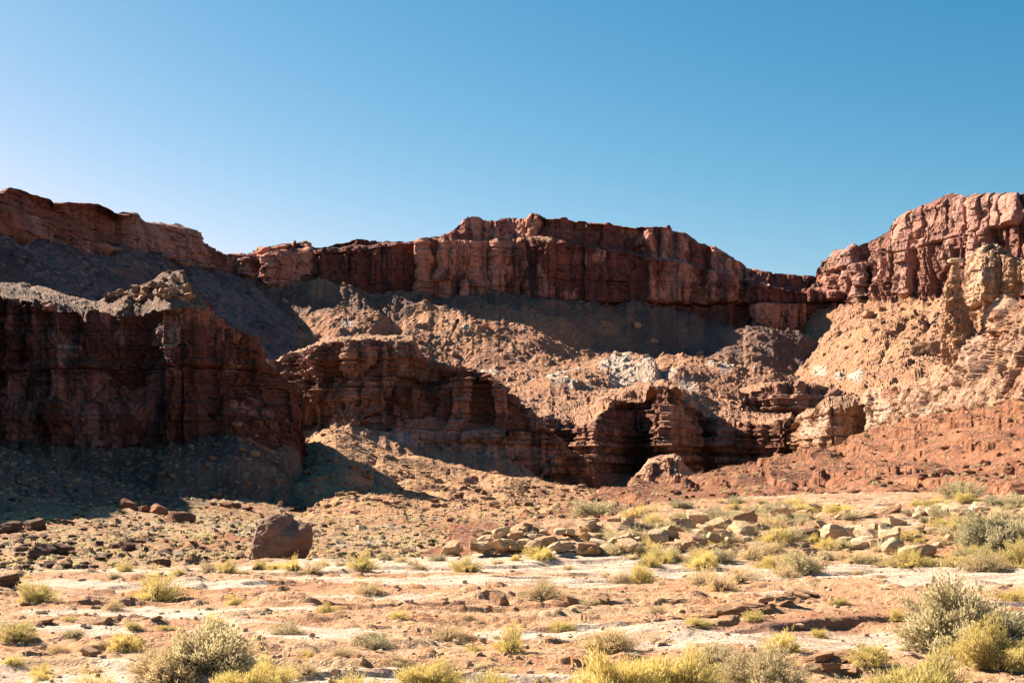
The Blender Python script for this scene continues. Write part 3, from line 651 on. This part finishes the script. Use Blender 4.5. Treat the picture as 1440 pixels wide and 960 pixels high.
rocks_at([(995,752,12),(1010,760,14),(1035,748,10),(1062,742,12),(1088,750,12),(1110,738,12),(1140,732,14),(1180,728,12),(1225,728,14),(1250,730,12),(1268,738,18),(1385,745,14),(1410,740,16),(1432,748,20),(1425,722,14)], 'cream', 'low pale rock', 'half hidden among the crest bushes', 'pale rocks among the bushes', .7)
rr_ = random.Random(8)
rocks_at([(rr_.uniform(1050, 1450), rr_.uniform(716, 778), rr_.uniform(10, 26)) for _ in range(42)], 'block', 'pale angular stone', 'strewn about the low cream ledge', 'stones strewn about the ledge', .75)
rocks_at([(705,850,22),(690,838,12)], 'tan', 'pointed tan rock', 'on the open slickrock', 'rocks on the slickrock', 1.2)
rocks_at([(127,920,24),(142,878,20),(65,875,14),(262,905,14),(35,850,12),(120,848,14),(135,855,10),(220,870,12),(803,846,22),(850,842,14),(948,846,12)], 'tan', 'small weathered stone', 'lying on the sandy shelf', 'stones on the sandy shelf', .6)
rocks_at([(1010+i*5.6, 872-i*1.5+random.uniform(-9, 7), random.uniform(10, 36)) for i in range(24)], 'tan', 'flat weathered tan rock', 'in the broken ledge on the slickrock', 'flat rocks of the broken ledge', .4)
rocks_at([(1180,925,40),(1150,930,30),(1210,930,26),(1165,940,24),(1195,944,22)], 'tan', 'flat weathered rock', 'in the dark ledge near the yellow bush', 'flat rocks of the near ledge', .45)
# pile on top of the dark butte
for i in range(60):
    t = random.random()**.8; px = 143+t*124; top = np.interp(px, [143, 177, 217, 230, 262, 270], [418, 404, 391, 379, 378, 408]); py = top+(423-top)*random.random()**.9+1.5
    l, n, nm = hit_px(px, py)
    if l is None or l.y > 260: continue
    w = random.choice([5, 6, 8, 10, 12])*(1.25 if px > 215 and py < 402 else 1)
    add_rock(l, w*l.y/FPX, 'far', 'tan boulder', f"{'high in' if py < 402 else 'low in'} the rubble pile crowning the dark butte", 'boulders crowning the dark butte', .95, .1)
# scattered boulders on the far slopes
for px, py, w in [(1221,446,15),(1241,455,8),(1268,437,10),(1297,448,8),(1180,470,8),(1205,462,7),(1250,470,9),(1285,462,7),(1215,480,8),(1190,490,7),(1305,430,7),(1240,437,7)]:
    rocks_at([(px, py, w)], 'far', 'fallen block', 'on the tan slope under the pink cliff', 'fallen blocks under the pink cliff', .9)
for px, py, w in [(1292,497,18),(1310,496,20),(1325,498,16),(1278,500,10)]:
    rocks_at([(px, py, w)], 'far', 'square dark ledge block', 'beside the rock spire', 'ledge blocks beside the spire', 1.2)
for px, py, w in [(896,460,10),(682,460,8),(848,455,7),(755,480,7),(640,500,9),(560,470,8),(590,482,7),(520,450,7),(700,475,8),(800,485,8),(920,480,7),(985,500,8),(1010,515,8),(870,500,7)]:
    rocks_at([(px, py, w)], 'far', 'fallen block', 'on the lumpy scree under the flat-topped mesa', 'fallen blocks under the mesa', .9)

# --- the spire with its cap stone
def spire():
    Y = 262.0; q = Y/FPX
    prof = [(372,1338,1349),(380,1336,1351),(392,1332,1350),(405,1330,1350),(420,1329,1353),(440,1329,1360),(460,1328,1366),(478,1327,1374),(500,1326,1388),(530,1322,1398),(570,1318,1405)]
    nv, nu = 150, 96
    pys = np.linspace(372, 570, nv); Lx = np.interp(pys, [p[0] for p in prof], [p[1] for p in prof]); Rx = np.interp(pys, [p[0] for p in prof], [p[2] for p in prof])
    th = np.linspace(0, 2*np.pi, nu, endpoint=False)
    cx = (Lx+Rx)/2; rx = (Rx-Lx)/2
    X = ((cx-720)*q)[:, None] + (rx*q)[:, None]*np.cos(th); Yg = Y + (np.minimum(rx, 24)*q*.95)[:, None]*np.sin(th) + ((pys-372)*q*.03)[:, None]*-1; Z = (CAM_H+(HOR-pys)*q)[:, None]+0*th
    nx, ny = np.cos(th)[None, :]+0*X, np.sin(th)[None, :]+0*X
    f1, f2, cid = worley(X/.9, Yg/.9, Z/.9, 401); d = (cid-.45)*.7 - .3*np.clip(.15-(f2-f1), 0, 1)/.15*.5
    f1, f2, cid = worley(X/2.2, Yg/2.2, Z/2.6, 402); d += (cid-.5)*.9 + fbm(X*1.2, Yg*1.2, Z*1.2, 4, 403)*.45
    d *= np.clip((pys-374)/40, .25, 1)[:, None]
    V = np.stack([X+nx*d, Yg+ny*d, Z], -1).reshape(-1, 3)
    i = np.arange(nv*nu).reshape(nv, nu); j = np.roll(i, -1, 1)
    Fc = np.stack([i[:-1], i[1:], j[1:], j[:-1]], -1).reshape(-1, 4)
    V = np.vstack([V, [((cx[0]-720)*q, Y, Z[0, 0]+.2)]])
    top = np.stack([i[0], j[0], np.full(nu, len(V)-1), np.full(nu, len(V)-1)], -1)
    root = bpy.data.objects.new('rock_spire', None); COL.objects.link(root); base = at(1360, 560, Y); root.location = base
    tag(root, 'slender knobbly rock spire balancing a flat pale cap stone beside the tan outcrop', 'rock spire')
    m = rock_terrain('spire_rock', .8, red=(.66, .38, .22), dark=(.34, .19, .11), fresh=(.76, .48, .30), band=(.68, .40, .23), varn=.2)
    V = V - np.array(base)
    o = link('shaft', mesh_np('shaft', V, Fc, m, {'cl': np.ones(len(V)), 'pale': np.zeros(len(V))}), root)
    for nm, (px, py, w, h) in {'cap_stone': (1342.5, 366.5, 24, 7.5), 'neck': (1345, 372, 9, 10)}.items():
        Vc, Fcc = rock_verts(61 if nm == 'neck' else 62, 4, 8, .5, 1, .04)
        Vc = Vc/np.abs(Vc).max(0)*np.array([w*q/2, w*q/2*.9, h*q/2]) + np.array(at(px, py, Y)) - np.array(base)
        link(nm, mesh_np(nm, Vc, Fcc, MR['cream']), root)
spire()

# --- shrubs
def blades(base, tip, width, r, bend=.0):
    """thin two-quad blades from base to tip, (n,3) arrays -> verts, faces"""
    n = len(base); d = tip-base; side = np.cross(d, r.normal(size=(n, 3))); side /= np.linalg.norm(side, axis=1, keepdims=True)+1e-9
    w = width[:, None]*side; mid = (base+tip)/2 + np.array([0, 0, bend])*np.linalg.norm(d, axis=1, keepdims=True)
    V = np.stack([base-w*.6, base+w*.6, mid+w, mid-w, tip], 1).reshape(-1, 3); o = np.arange(n)[:, None]*5
    return V, np.hstack([np.array([[0, 1, 2, 3]])+o]).reshape(-1, 4), np.hstack([np.array([[3, 2, 4, 4]])+o]).reshape(-1, 4)
def dome_dirs(n, r, lo=.02):
    z = r.uniform(lo, 1, n)**.85; a = r.uniform(0, 2*np.pi, n); s_ = np.sqrt(1-z*z); return np.stack([s_*np.cos(a), s_*np.sin(a), z], 1)
def tri_mesh(name, parts, mat):
    V = []; T = []; o = 0
    for v, q1, q2 in parts:
        V.append(v); T += [q1[:, [0, 1, 2]]+o, q1[:, [0, 2, 3]]+o, q2[:, [0, 1, 2]]+o]; o += len(v)
    return mesh_np(name, np.vstack(V), np.vstack(T), mat)
def shrub_geo(seed, kind, dens=1.0):
    r = np.random.default_rng(seed); lobes = r.normal(size=(7, 3))
    def rad(d):      # uneven outline
        k = 1.0
        for i, l in enumerate(lobes): k = k + .22*np.sin(3.4*(d@l)+i)
        return np.clip(k, .45, 1.4)*(1 if kind != 'sage' else r.uniform(.8, 1.08, len(d)))
    h = {'yellow': .95, 'straw': .8, 'sage': .8, 'grass': .8}[kind]
    if kind == 'grass':
        n = int(420*dens); d = dome_dirs(n, r, .15); b = d*.06*np.array([1, 1, 0]) + r.normal(size=(n, 3))*[.12, .12, 0]; L_ = (r.uniform(.55, 1.1, n)*rad(d))[:, None]
        t = b + d*L_*np.array([1, 1, h]); t[:, 2] = np.maximum(t[:, 2], .02)
        return [blades(b, t, r.uniform(.006, .014, n), r, .12)], [blades(b[:60], b[:60]+d[:60]*.4, np.full(60, .008), r)]
    n = int({'yellow': 330, 'straw': 260, 'sage': 300}[kind]*dens)
    d = dome_dirs(n, r); R_ = rad(d)[:, None]*r.uniform(.75, 1.05, (n, 1))
    b = d*np.array([.12, .12, .02]) + np.array([0, 0, .0]); t = b + d*R_*np.array([1, 1, h])
    nb_ = n//7; stems = [blades(b, t*1.04, np.full(n, .009), r, .03), blades(b[:nb_], t[:nb_]*r.uniform(1.05, 1.3, (nb_, 1)), np.full(nb_, .007), r, .05)]
    m = {'yellow': 22, 'straw': 14, 'sage': 24}[kind]
    fr = r.uniform(.45, 1.02, (n, m, 1))**.7; c = b[:, None]*(1-fr) + t[:, None]*fr + r.normal(size=(n, m, 3))*.045
    c = c.reshape(-1, 3); c[:, 2] = np.maximum(c[:, 2], .02)
    dd = np.repeat(d, m, 0) + r.normal(size=c.shape)*.55 + np.array([0, 0, .55 if kind == 'yellow' else .2]); dd /= np.linalg.norm(dd, axis=1, keepdims=True)
    ln = r.uniform(.06, .13, (len(c), 1))*(.75 if kind == 'sage' else 1)
    return [blades(c, c+dd*ln, r.uniform(.006, .012, len(c))*(1.5 if kind == 'sage' else 1), r)], stems
def leaf_mat(name, c1, c2):
    s = NT(name); oi = s.n.new('ShaderNodeObjectInfo')
    c = s.mix(s.mr(s.noise(s.tc.outputs['Object'], 3.5, 3, .6), .35, .65), c1, c2)
    c = s.mix(1.0, c, s.mix(oi.outputs['Random'], (.8, .82, .85), (1.2, 1.15, 1.1)), 'MULTIPLY')
    s.done(c); tr = s.n.new('ShaderNodeBsdfTranslucent'); s.l.new(c, tr.inputs[0]); mx = s.n.new('ShaderNodeMixShader'); mx.inputs[0].default_value = .3
    out = s.n['Material Output']; s.l.new(s.b.outputs[0], mx.inputs[1]); s.l.new(tr.outputs[0], mx.inputs[2]); s.l.new(mx.outputs[0], out.inputs[0]); return s.m
ML = {'yellow': leaf_mat('yellow_rabbitbrush', (.95, .76, .27), (.84, .66, .24)), 'straw': leaf_mat('straw_brush', (.95, .73, .40), (.82, .60, .32)),
      'sage': leaf_mat('grey_green_sage', (.78, .66, .38), (.62, .52, .30)), 'grass': leaf_mat('dry_grass', (.98, .80, .48), (.88, .68, .38))}
MS = leaf_mat('twigs', (.30, .22, .14), (.20, .15, .10))
SH = {}
def shrub_meshes(kind, k, big):
    if (kind, k, big) not in SH:
        f, s_ = shrub_geo(900+k*13+len(kind), kind, 2.6 if big else .8)
        SH[kind, k, big] = (tri_mesh('foliage', f, ML[kind]), tri_mesh('stems', s_, MS))
    return SH[kind, k, big]
DESC = {'yellow': 'yellow-green shrub', 'straw': 'straw-coloured shrub', 'sage': 'grey-green sagebrush', 'grass': 'pale dry grass tuft'}
def add_shrub(loc, width, kind, where, group, hgt=1., size=''):
    px_w = width*FPX/loc.y
    name = {'yellow': 'shrub', 'straw': 'shrub', 'sage': 'sagebrush', 'grass': 'grass_tuft'}[kind]
    root = bpy.data.objects.new(name, None); COL.objects.link(root)
    f, s_ = shrub_meshes(kind, random.randrange(2 if px_w > 75 else 5), px_w > 75)
    a = link('foliage', f, root); 
    if px_w > 14: link('stems', s_, root)
    root.location = loc - Vector((0, 0, .02)); w = width/2; root.scale = (w, w*random.uniform(.85, 1.1), w*hgt); root.rotation_euler = (0, 0, random.uniform(-3, 3))
    TO_LABEL.append((root, pxof(loc), (size+' '+DESC[kind]).strip(), where, {'yellow': 'shrub', 'straw': 'shrub', 'sage': 'sagebrush', 'grass': 'grass tuft'}[kind], group))
    return root
near = [(50,846,46,'yellow',1.1),(222,845,60,'yellow',1.05),(157,856,32,'straw',1),(25,898,44,'yellow',1.2),(105,893,24,'sage',1),(80,918,32,'straw',1),(172,914,38,'yellow',1.3),(285,946,118,'sage',1.05),(235,955,80,'straw',1.1),
 (340,985,72,'yellow',1.2),(405,892,46,'straw',1),(430,945,46,'straw',.9),(20,972,40,'straw',1),(527,910,46,'sage',1),(628,900,46,'straw',1.1),(600,978,74,'yellow',1.2),(718,915,44,'yellow',1.3),(760,842,58,'straw',1.2),(850,912,64,'straw',.9),
 (945,985,90,'yellow',1.4),(875,1000,110,'yellow',1.3),(790,985,60,'yellow',1.1),(925,862,26,'straw',1.2),(830,848,22,'sage',.8),(985,822,50,'straw',1.1),(1012,828,52,'straw',1.1),(1038,816,46,'straw',1.1),(1015,790,42,'sage',1),
 (1108,812,38,'straw',1.1),(1130,805,54,'sage',1.1),(1205,806,16,'straw',1),(1215,792,30,'sage',1),(1262,794,24,'straw',1),(1310,796,24,'sage',1),(1340,797,24,'straw',1),(1378,803,50,'straw',1.2),
 (1345,912,150,'sage',1.1),(1428,900,84,'sage',1.0),(1395,935,84,'yellow',1.1),(1100,918,50,'yellow',1.2),(1075,965,104,'straw',1),(1225,932,50,'yellow',1.1),(1290,1010,120,'yellow',1.3),(1000,932,60,'sage',1),(1200,975,60,'straw',.8),
 (520,834,40,'straw',1),(873,819,28,'straw',1.2),(900,819,38,'yellow',1.2),(1170,870,24,'straw',.8),(560,935,40,'straw',.8),(690,960,40,'sage',.8),(480,920,36,'straw',.8),(130,945,30,'straw',.8),(60,948,34,'yellow',.9),(1150,895,26,'yellow',.9),(655,870,24,'straw',.9),(380,960,60,'yellow',1.1),(140,985,60,'yellow',1.1),(500,985,56,'yellow',1.1),(690,1000,70,'yellow',1.1),(840,950,44,'yellow',1),(1010,985,60,'yellow',1.1),(1150,990,60,'yellow',1),(980,880,30,'yellow',1),(300,880,30,'yellow',1),(560,870,26,'yellow',1),(790,885,28,'yellow',1),(1060,870,26,'yellow',1),(1180,850,22,'yellow',1),(1260,870,28,'yellow',1),(1420,845,34,'yellow',1),(460,860,24,'yellow',1),(330,850,20,'yellow',1)]
edge = [(178,803,26,'yellow',1),(160,812,16,'sage',1),(292,803,26,'straw',1.3),(320,804,26,'yellow',1.2),(365,798,20,'yellow',1),(385,800,20,'yellow',1),(412,801,28,'yellow',1.2),(438,804,28,'straw',1.2),(455,795,16,'yellow',1),
 (510,800,44,'yellow',.9),(590,801,30,'straw',1),(655,803,38,'yellow',1),(763,786,40,'yellow',.9),(540,785,20,'sage',1),(565,790,20,'straw',1),(615,788,22,'sage',1),(480,795,18,'straw',1),(700,792,16,'straw',1),(725,788,18,'yellow',.9),(798,800,16,'straw',1.1),(215,800,16,'straw',.9),(250,806,14,'yellow',1),(345,806,16,'straw',.9),(945,790,30,'yellow',1),(840,778,20,'sage',1),(812,775,18,'straw',1)]
right = [(835,726,60,'sage',.8),(1350,702,52,'sage',1.1),(1405,778,84,'sage',1.3),(1440,790,60,'straw',1),(1075,726,32,'sage',1),(1030,752,30,'sage',1),(1105,760,42,'sage',.9),(1020,776,24,'straw',1),(940,746,38,'straw',1.1),(962,758,32,'sage',1),(1235,776,22,'straw',1),(1400,730,40,'straw',1),(1432,712,36,'sage',1)]
def place(lst, where, group, size=False):
    for px, py, w, k, h in lst:
        l, n, nm = hit_px(px, py)
        if l is None: l = None
        if l is None or l.y > 90: continue
        sz = ('big ' if w > 75 else 'low ' if w < 28 else '').strip()
        add_shrub(l, w*1.18*l.y/FPX, k, where, group, h, sz)
far_n = lambda s_: s_[1] < 870
place([s for s in near if far_n(s)], 'on the pale slickrock flat', 'shrubs on the slickrock flat')
place([s for s in near if not far_n(s)], 'beside the road verge', 'shrubs beside the verge')
place(edge, 'along the edge of the sandy shelf', 'shrubs along the shelf edge')
place(right, 'on the rise under the red hill', 'shrubs under the red hill')
r_ = random.Random(5)
fill = []
while len(fill) < 190:
    px = r_.uniform(860, 1470); py = r_.uniform(705, 800)
    if py < 716 + 8*math.sin(px/60) - (px-860)*.03: continue
    if 1120 < px < 1330 and 735 < py < 788 and r_.random() < .7: continue
    fill.append((px, py, r_.uniform(14, 42)*(.7+(py-700)/160), r_.choice(['straw', 'straw', 'yellow', 'sage', 'sage', 'grass']), r_.uniform(.75, 1.1)))
place([f for f in fill if f[0] < 1060], 'between the boulder heap and the rise', 'shrubs beside the boulder heap')
place([f for f in fill if 1060 <= f[0] < 1250 and f[1] < 760], 'behind the low cream ledge', 'shrubs behind the cream ledge')
place([f for f in fill if 1060 <= f[0] < 1250 and f[1] >= 760], 'before the low cream ledge', 'shrubs before the cream ledge')
place([f for f in fill if f[0] >= 1250], 'round the rounded cream boulders', 'shrubs round the cream boulders')
tufts = []
while len(tufts) < 70:
    px = r_.uniform(-20, 1460); py = 790 + 175*r_.random()**.9
    tufts.append((px, py, r_.uniform(8, 18)*(.6+(py-780)/120), r_.choice(['grass', 'grass', 'straw', 'yellow']), r_.uniform(.6, .9)))
place([t for t in tufts if t[1] < 850 and t[0] < 720], 'on the far half of the shelf', 'tufts on the far shelf')
place([t for t in tufts if t[1] < 850 and t[0] >= 720], 'on the flat below the heap', 'tufts below the heap')
place([t for t in tufts if t[1] >= 850 and t[0] < 720], 'on the near sandy ground', 'tufts on the near sand')
place([t for t in tufts if t[1] >= 850 and t[0] >= 720], 'on the near pale rock', 'tufts on the near rock')

# --- uncountable: scrub dots and rubble
def scatter(n, x0f, y0, y1, ok_names, r):
    out_ = []
    for _ in range(n):
        Y = y0*(y1/y0)**r.random(); px = r.uniform(*x0f); X = (px-720)/FPX*Y
        l, nrm, nm = hit_dn(X, Y)
        if l is not None and not (nm == 'butte' and l.z > 10) and nm.split('.')[0] in ok_names and abs(nrm.z) > (.72 if nm == 'butte' else .45): out_.append(l)
    return out_
r_ = random.Random(11)
pts = scatter(4200, (-250, 900), 50, 175, ('valley_floor', 'spur', 'butte'), r_) + scatter(1500, (700, 1700), 62, 215, ('hill', 'spur'), r_) + scatter(700, (300, 900), 150, 262, ('spur',), r_)
pts.sort(key=lambda l: l.y)
r2 = np.random.default_rng(3)
def small_shrubs(name, pts_, mat, lo, hi, nb=46):
    V = []; T = []; o = 0
    for l in pts_:
        s_ = r2.uniform(lo, hi)*(1+ .3*(l.y > 120)); d = dome_dirs(nb, r2, .05); b = d*[.25, .25, .05]; R_ = r2.uniform(.7, 1.1, (nb, 1))
        v, q1, q2 = blades(b*s_, d*R_*s_*[1, 1, .85], np.full(nb, .09*s_), r2, .05); v = v + np.array(l)
        V.append(v); T += [q1[:, [0, 1, 2]]+o, q1[:, [0, 2, 3]]+o, q2[:, [0, 1, 2]]+o]; o += len(v)
    return link(name, mesh_np(name, np.vstack(V), np.vstack(T), mat))
k = [[], [], []]
for i, l in enumerate(pts): k[i % 5 % 3].append(l)
tag(small_shrubs('scrub', k[0], ML['sage'], .10, .34), 'countless small grey-green scrub clumps dotting the valley floor and red hill', 'scrub', kind='stuff')
tag(small_shrubs('dry_scrub', k[1], ML['straw'], .08, .28), 'countless straw-coloured scrub clumps dotting the valley floor', 'scrub', kind='stuff')
tag(small_shrubs('dark_scrub', k[2], leaf_mat('dark_blackbrush', (.13, .11, .07), (.09, .08, .05)), .10, .32), 'countless dark blackbrush clumps dotting the valley floor', 'scrub', kind='stuff')
def rubble(name, pts_, mat, lo, hi, sub=1, pw=3.):
    V0 = [rock_verts(700+i, sub, 9, .1, .8)[0] for i in range(8)]; Fc0 = ICO[sub][1]; V = []; Fc = []; o = 0
    for l in pts_:
        s_ = lo+(hi-lo)*r2.random()**pw; a = r2.uniform(0, 6.28); ca, sa = math.cos(a), math.sin(a); v = V0[r2.integers(8)]*s_*r2.uniform(.7, 1.2, 3)
        v = np.stack([v[:, 0]*ca-v[:, 1]*sa, v[:, 0]*sa+v[:, 1]*ca, v[:, 2]], 1) + np.array(l) + [0, 0, s_*.15]; V.append(v); Fc.append(Fc0+o); o += len(v)
    return link(name, mesh_np(name, np.vstack(V), np.vstack(Fc), mat))
tag(rubble('rubble', scatter(2600, (-200, 1640), 14, 60, ('ground',), r_), MR['cream'], .02, .085, 2), 'loose tan stones strewn over the sandy roadside ground', 'stones', kind='stuff')
tag(rubble('rubble', scatter(3000, (-250, 900), 50, 175, ('valley_floor',), r_), MR['brown'], .06, .36, 1), 'loose dark stones strewn over the valley floor', 'stones', kind='stuff')
tag(rubble('rubble', scatter(1500, (700, 1750), 62, 215, ('hill',), r_), MR['red'], .08, .6, 1), 'loose red stones strewn over the red shale hill', 'stones', kind='stuff')
tag(rubble('rubble', scatter(3000, (-100, 900), 160, 262, ('butte', 'spur'), r_), MR['far'], .12, .9, 1), 'loose stones strewn over the scree below the buttes', 'stones', kind='stuff')

# --- labels: each thing by its look, its place and its turn in the row
groups = {}
for rec in TO_LABEL: groups.setdefault((rec[2], rec[3]), []).append(rec)
for (what, where), recs in groups.items():
    recs.sort(key=lambda r: r[1])
    for i, (o, px, _, _, cat, grp) in enumerate(recs):
        if len(recs) == 1: lab = f"{what} {where}"
        elif i == 0: lab = f"leftmost {what} {where}"
        elif i == len(recs)-1: lab = f"rightmost {what} {where}"
        elif i < (len(recs)+1)//2: lab = f"{ORD[min(i, 49)]} {what} from the left {where}"
        else: lab = f"{ORD[min(len(recs)-1-i, 49)]} {what} from the right {where}"
        tag(o, lab, cat, grp)
# ================================================================= CAMERA, SUN, SKY
cam = bpy.data.cameras.new('camera'); co = bpy.data.objects.new('camera', cam); COL.objects.link(co)
cam.lens = 50; cam.sensor_width = 36; cam.shift_y = (HOR-480)/1440; cam.clip_end = 8000; cam.clip_start = .1
co.location = (0, 0, CAM_H); co.rotation_euler = (R(90), 0, 0); scene.camera = co
SUN_EL = R(33.5); sx, sy = -.81, .59                       # the sun stands behind and to the left
sd = Vector((sx*math.cos(SUN_EL), sy*math.cos(SUN_EL), math.sin(SUN_EL))).normalized()
sl_ = bpy.data.lights.new('sun', 'SUN'); sl_.energy = 5.0; sl_.angle = R(.53); sl_.color = (1, .90, .75)
so = bpy.data.objects.new('sun', sl_); COL.objects.link(so); so.rotation_euler = sd.to_track_quat('Z', 'Y').to_euler()
w = bpy.data.worlds.new('World'); scene.world = w; w.use_nodes = True
nt = w.node_tree; bg = nt.nodes['Background']; sk_ = nt.nodes.new('ShaderNodeTexSky'); sk_.sky_type = 'NISHITA'
sk_.sun_disc = False; sk_.sun_elevation = SUN_EL; sk_.sun_rotation = math.atan2(sx, sy)
sk_.air_density = 1.0; sk_.dust_density = 1.2; sk_.ozone_density = 2.6; sk_.altitude = 1300
sc_ = nt.nodes.new('ShaderNodeSeparateColor'); cc_ = nt.nodes.new('ShaderNodeCombineColor'); nt.links.new(sk_.outputs[0], sc_.inputs[0])
def wm(op, a_, b_):
    n = nt.nodes.new('ShaderNodeMath'); n.operation = op
    for s_, v_ in zip(n.inputs, (a_, b_)):
        if isinstance(v_, float): s_.default_value = v_
        else: nt.links.new(v_, s_)
    return n.outputs[0]
g_ = wm('MULTIPLY', wm('POWER', sc_.outputs[1], 1.25), .57)      # clear dry-air sky: deeper towards the zenith
r__ = wm('MINIMUM', wm('MULTIPLY', wm('POWER', sc_.outputs[0], 2.5), .145), g_); b__ = wm('MULTIPLY', sc_.outputs[2], .76)
for s_, v_ in zip(cc_.inputs, (r__, g_, wm('MAXIMUM', b__, g_))): nt.links.new(v_, s_)
nt.links.new(cc_.outputs[0], bg.inputs[0]); bg.inputs[1].default_value = .05
vs = scene.view_settings; vs.view_transform = 'Standard'; vs.look = 'None'; vs.exposure = 1.75; vs.gamma = 1; vs.use_curve_mapping = False
scene.cycles.diffuse_bounces = 1; scene.cycles.max_bounces = 5
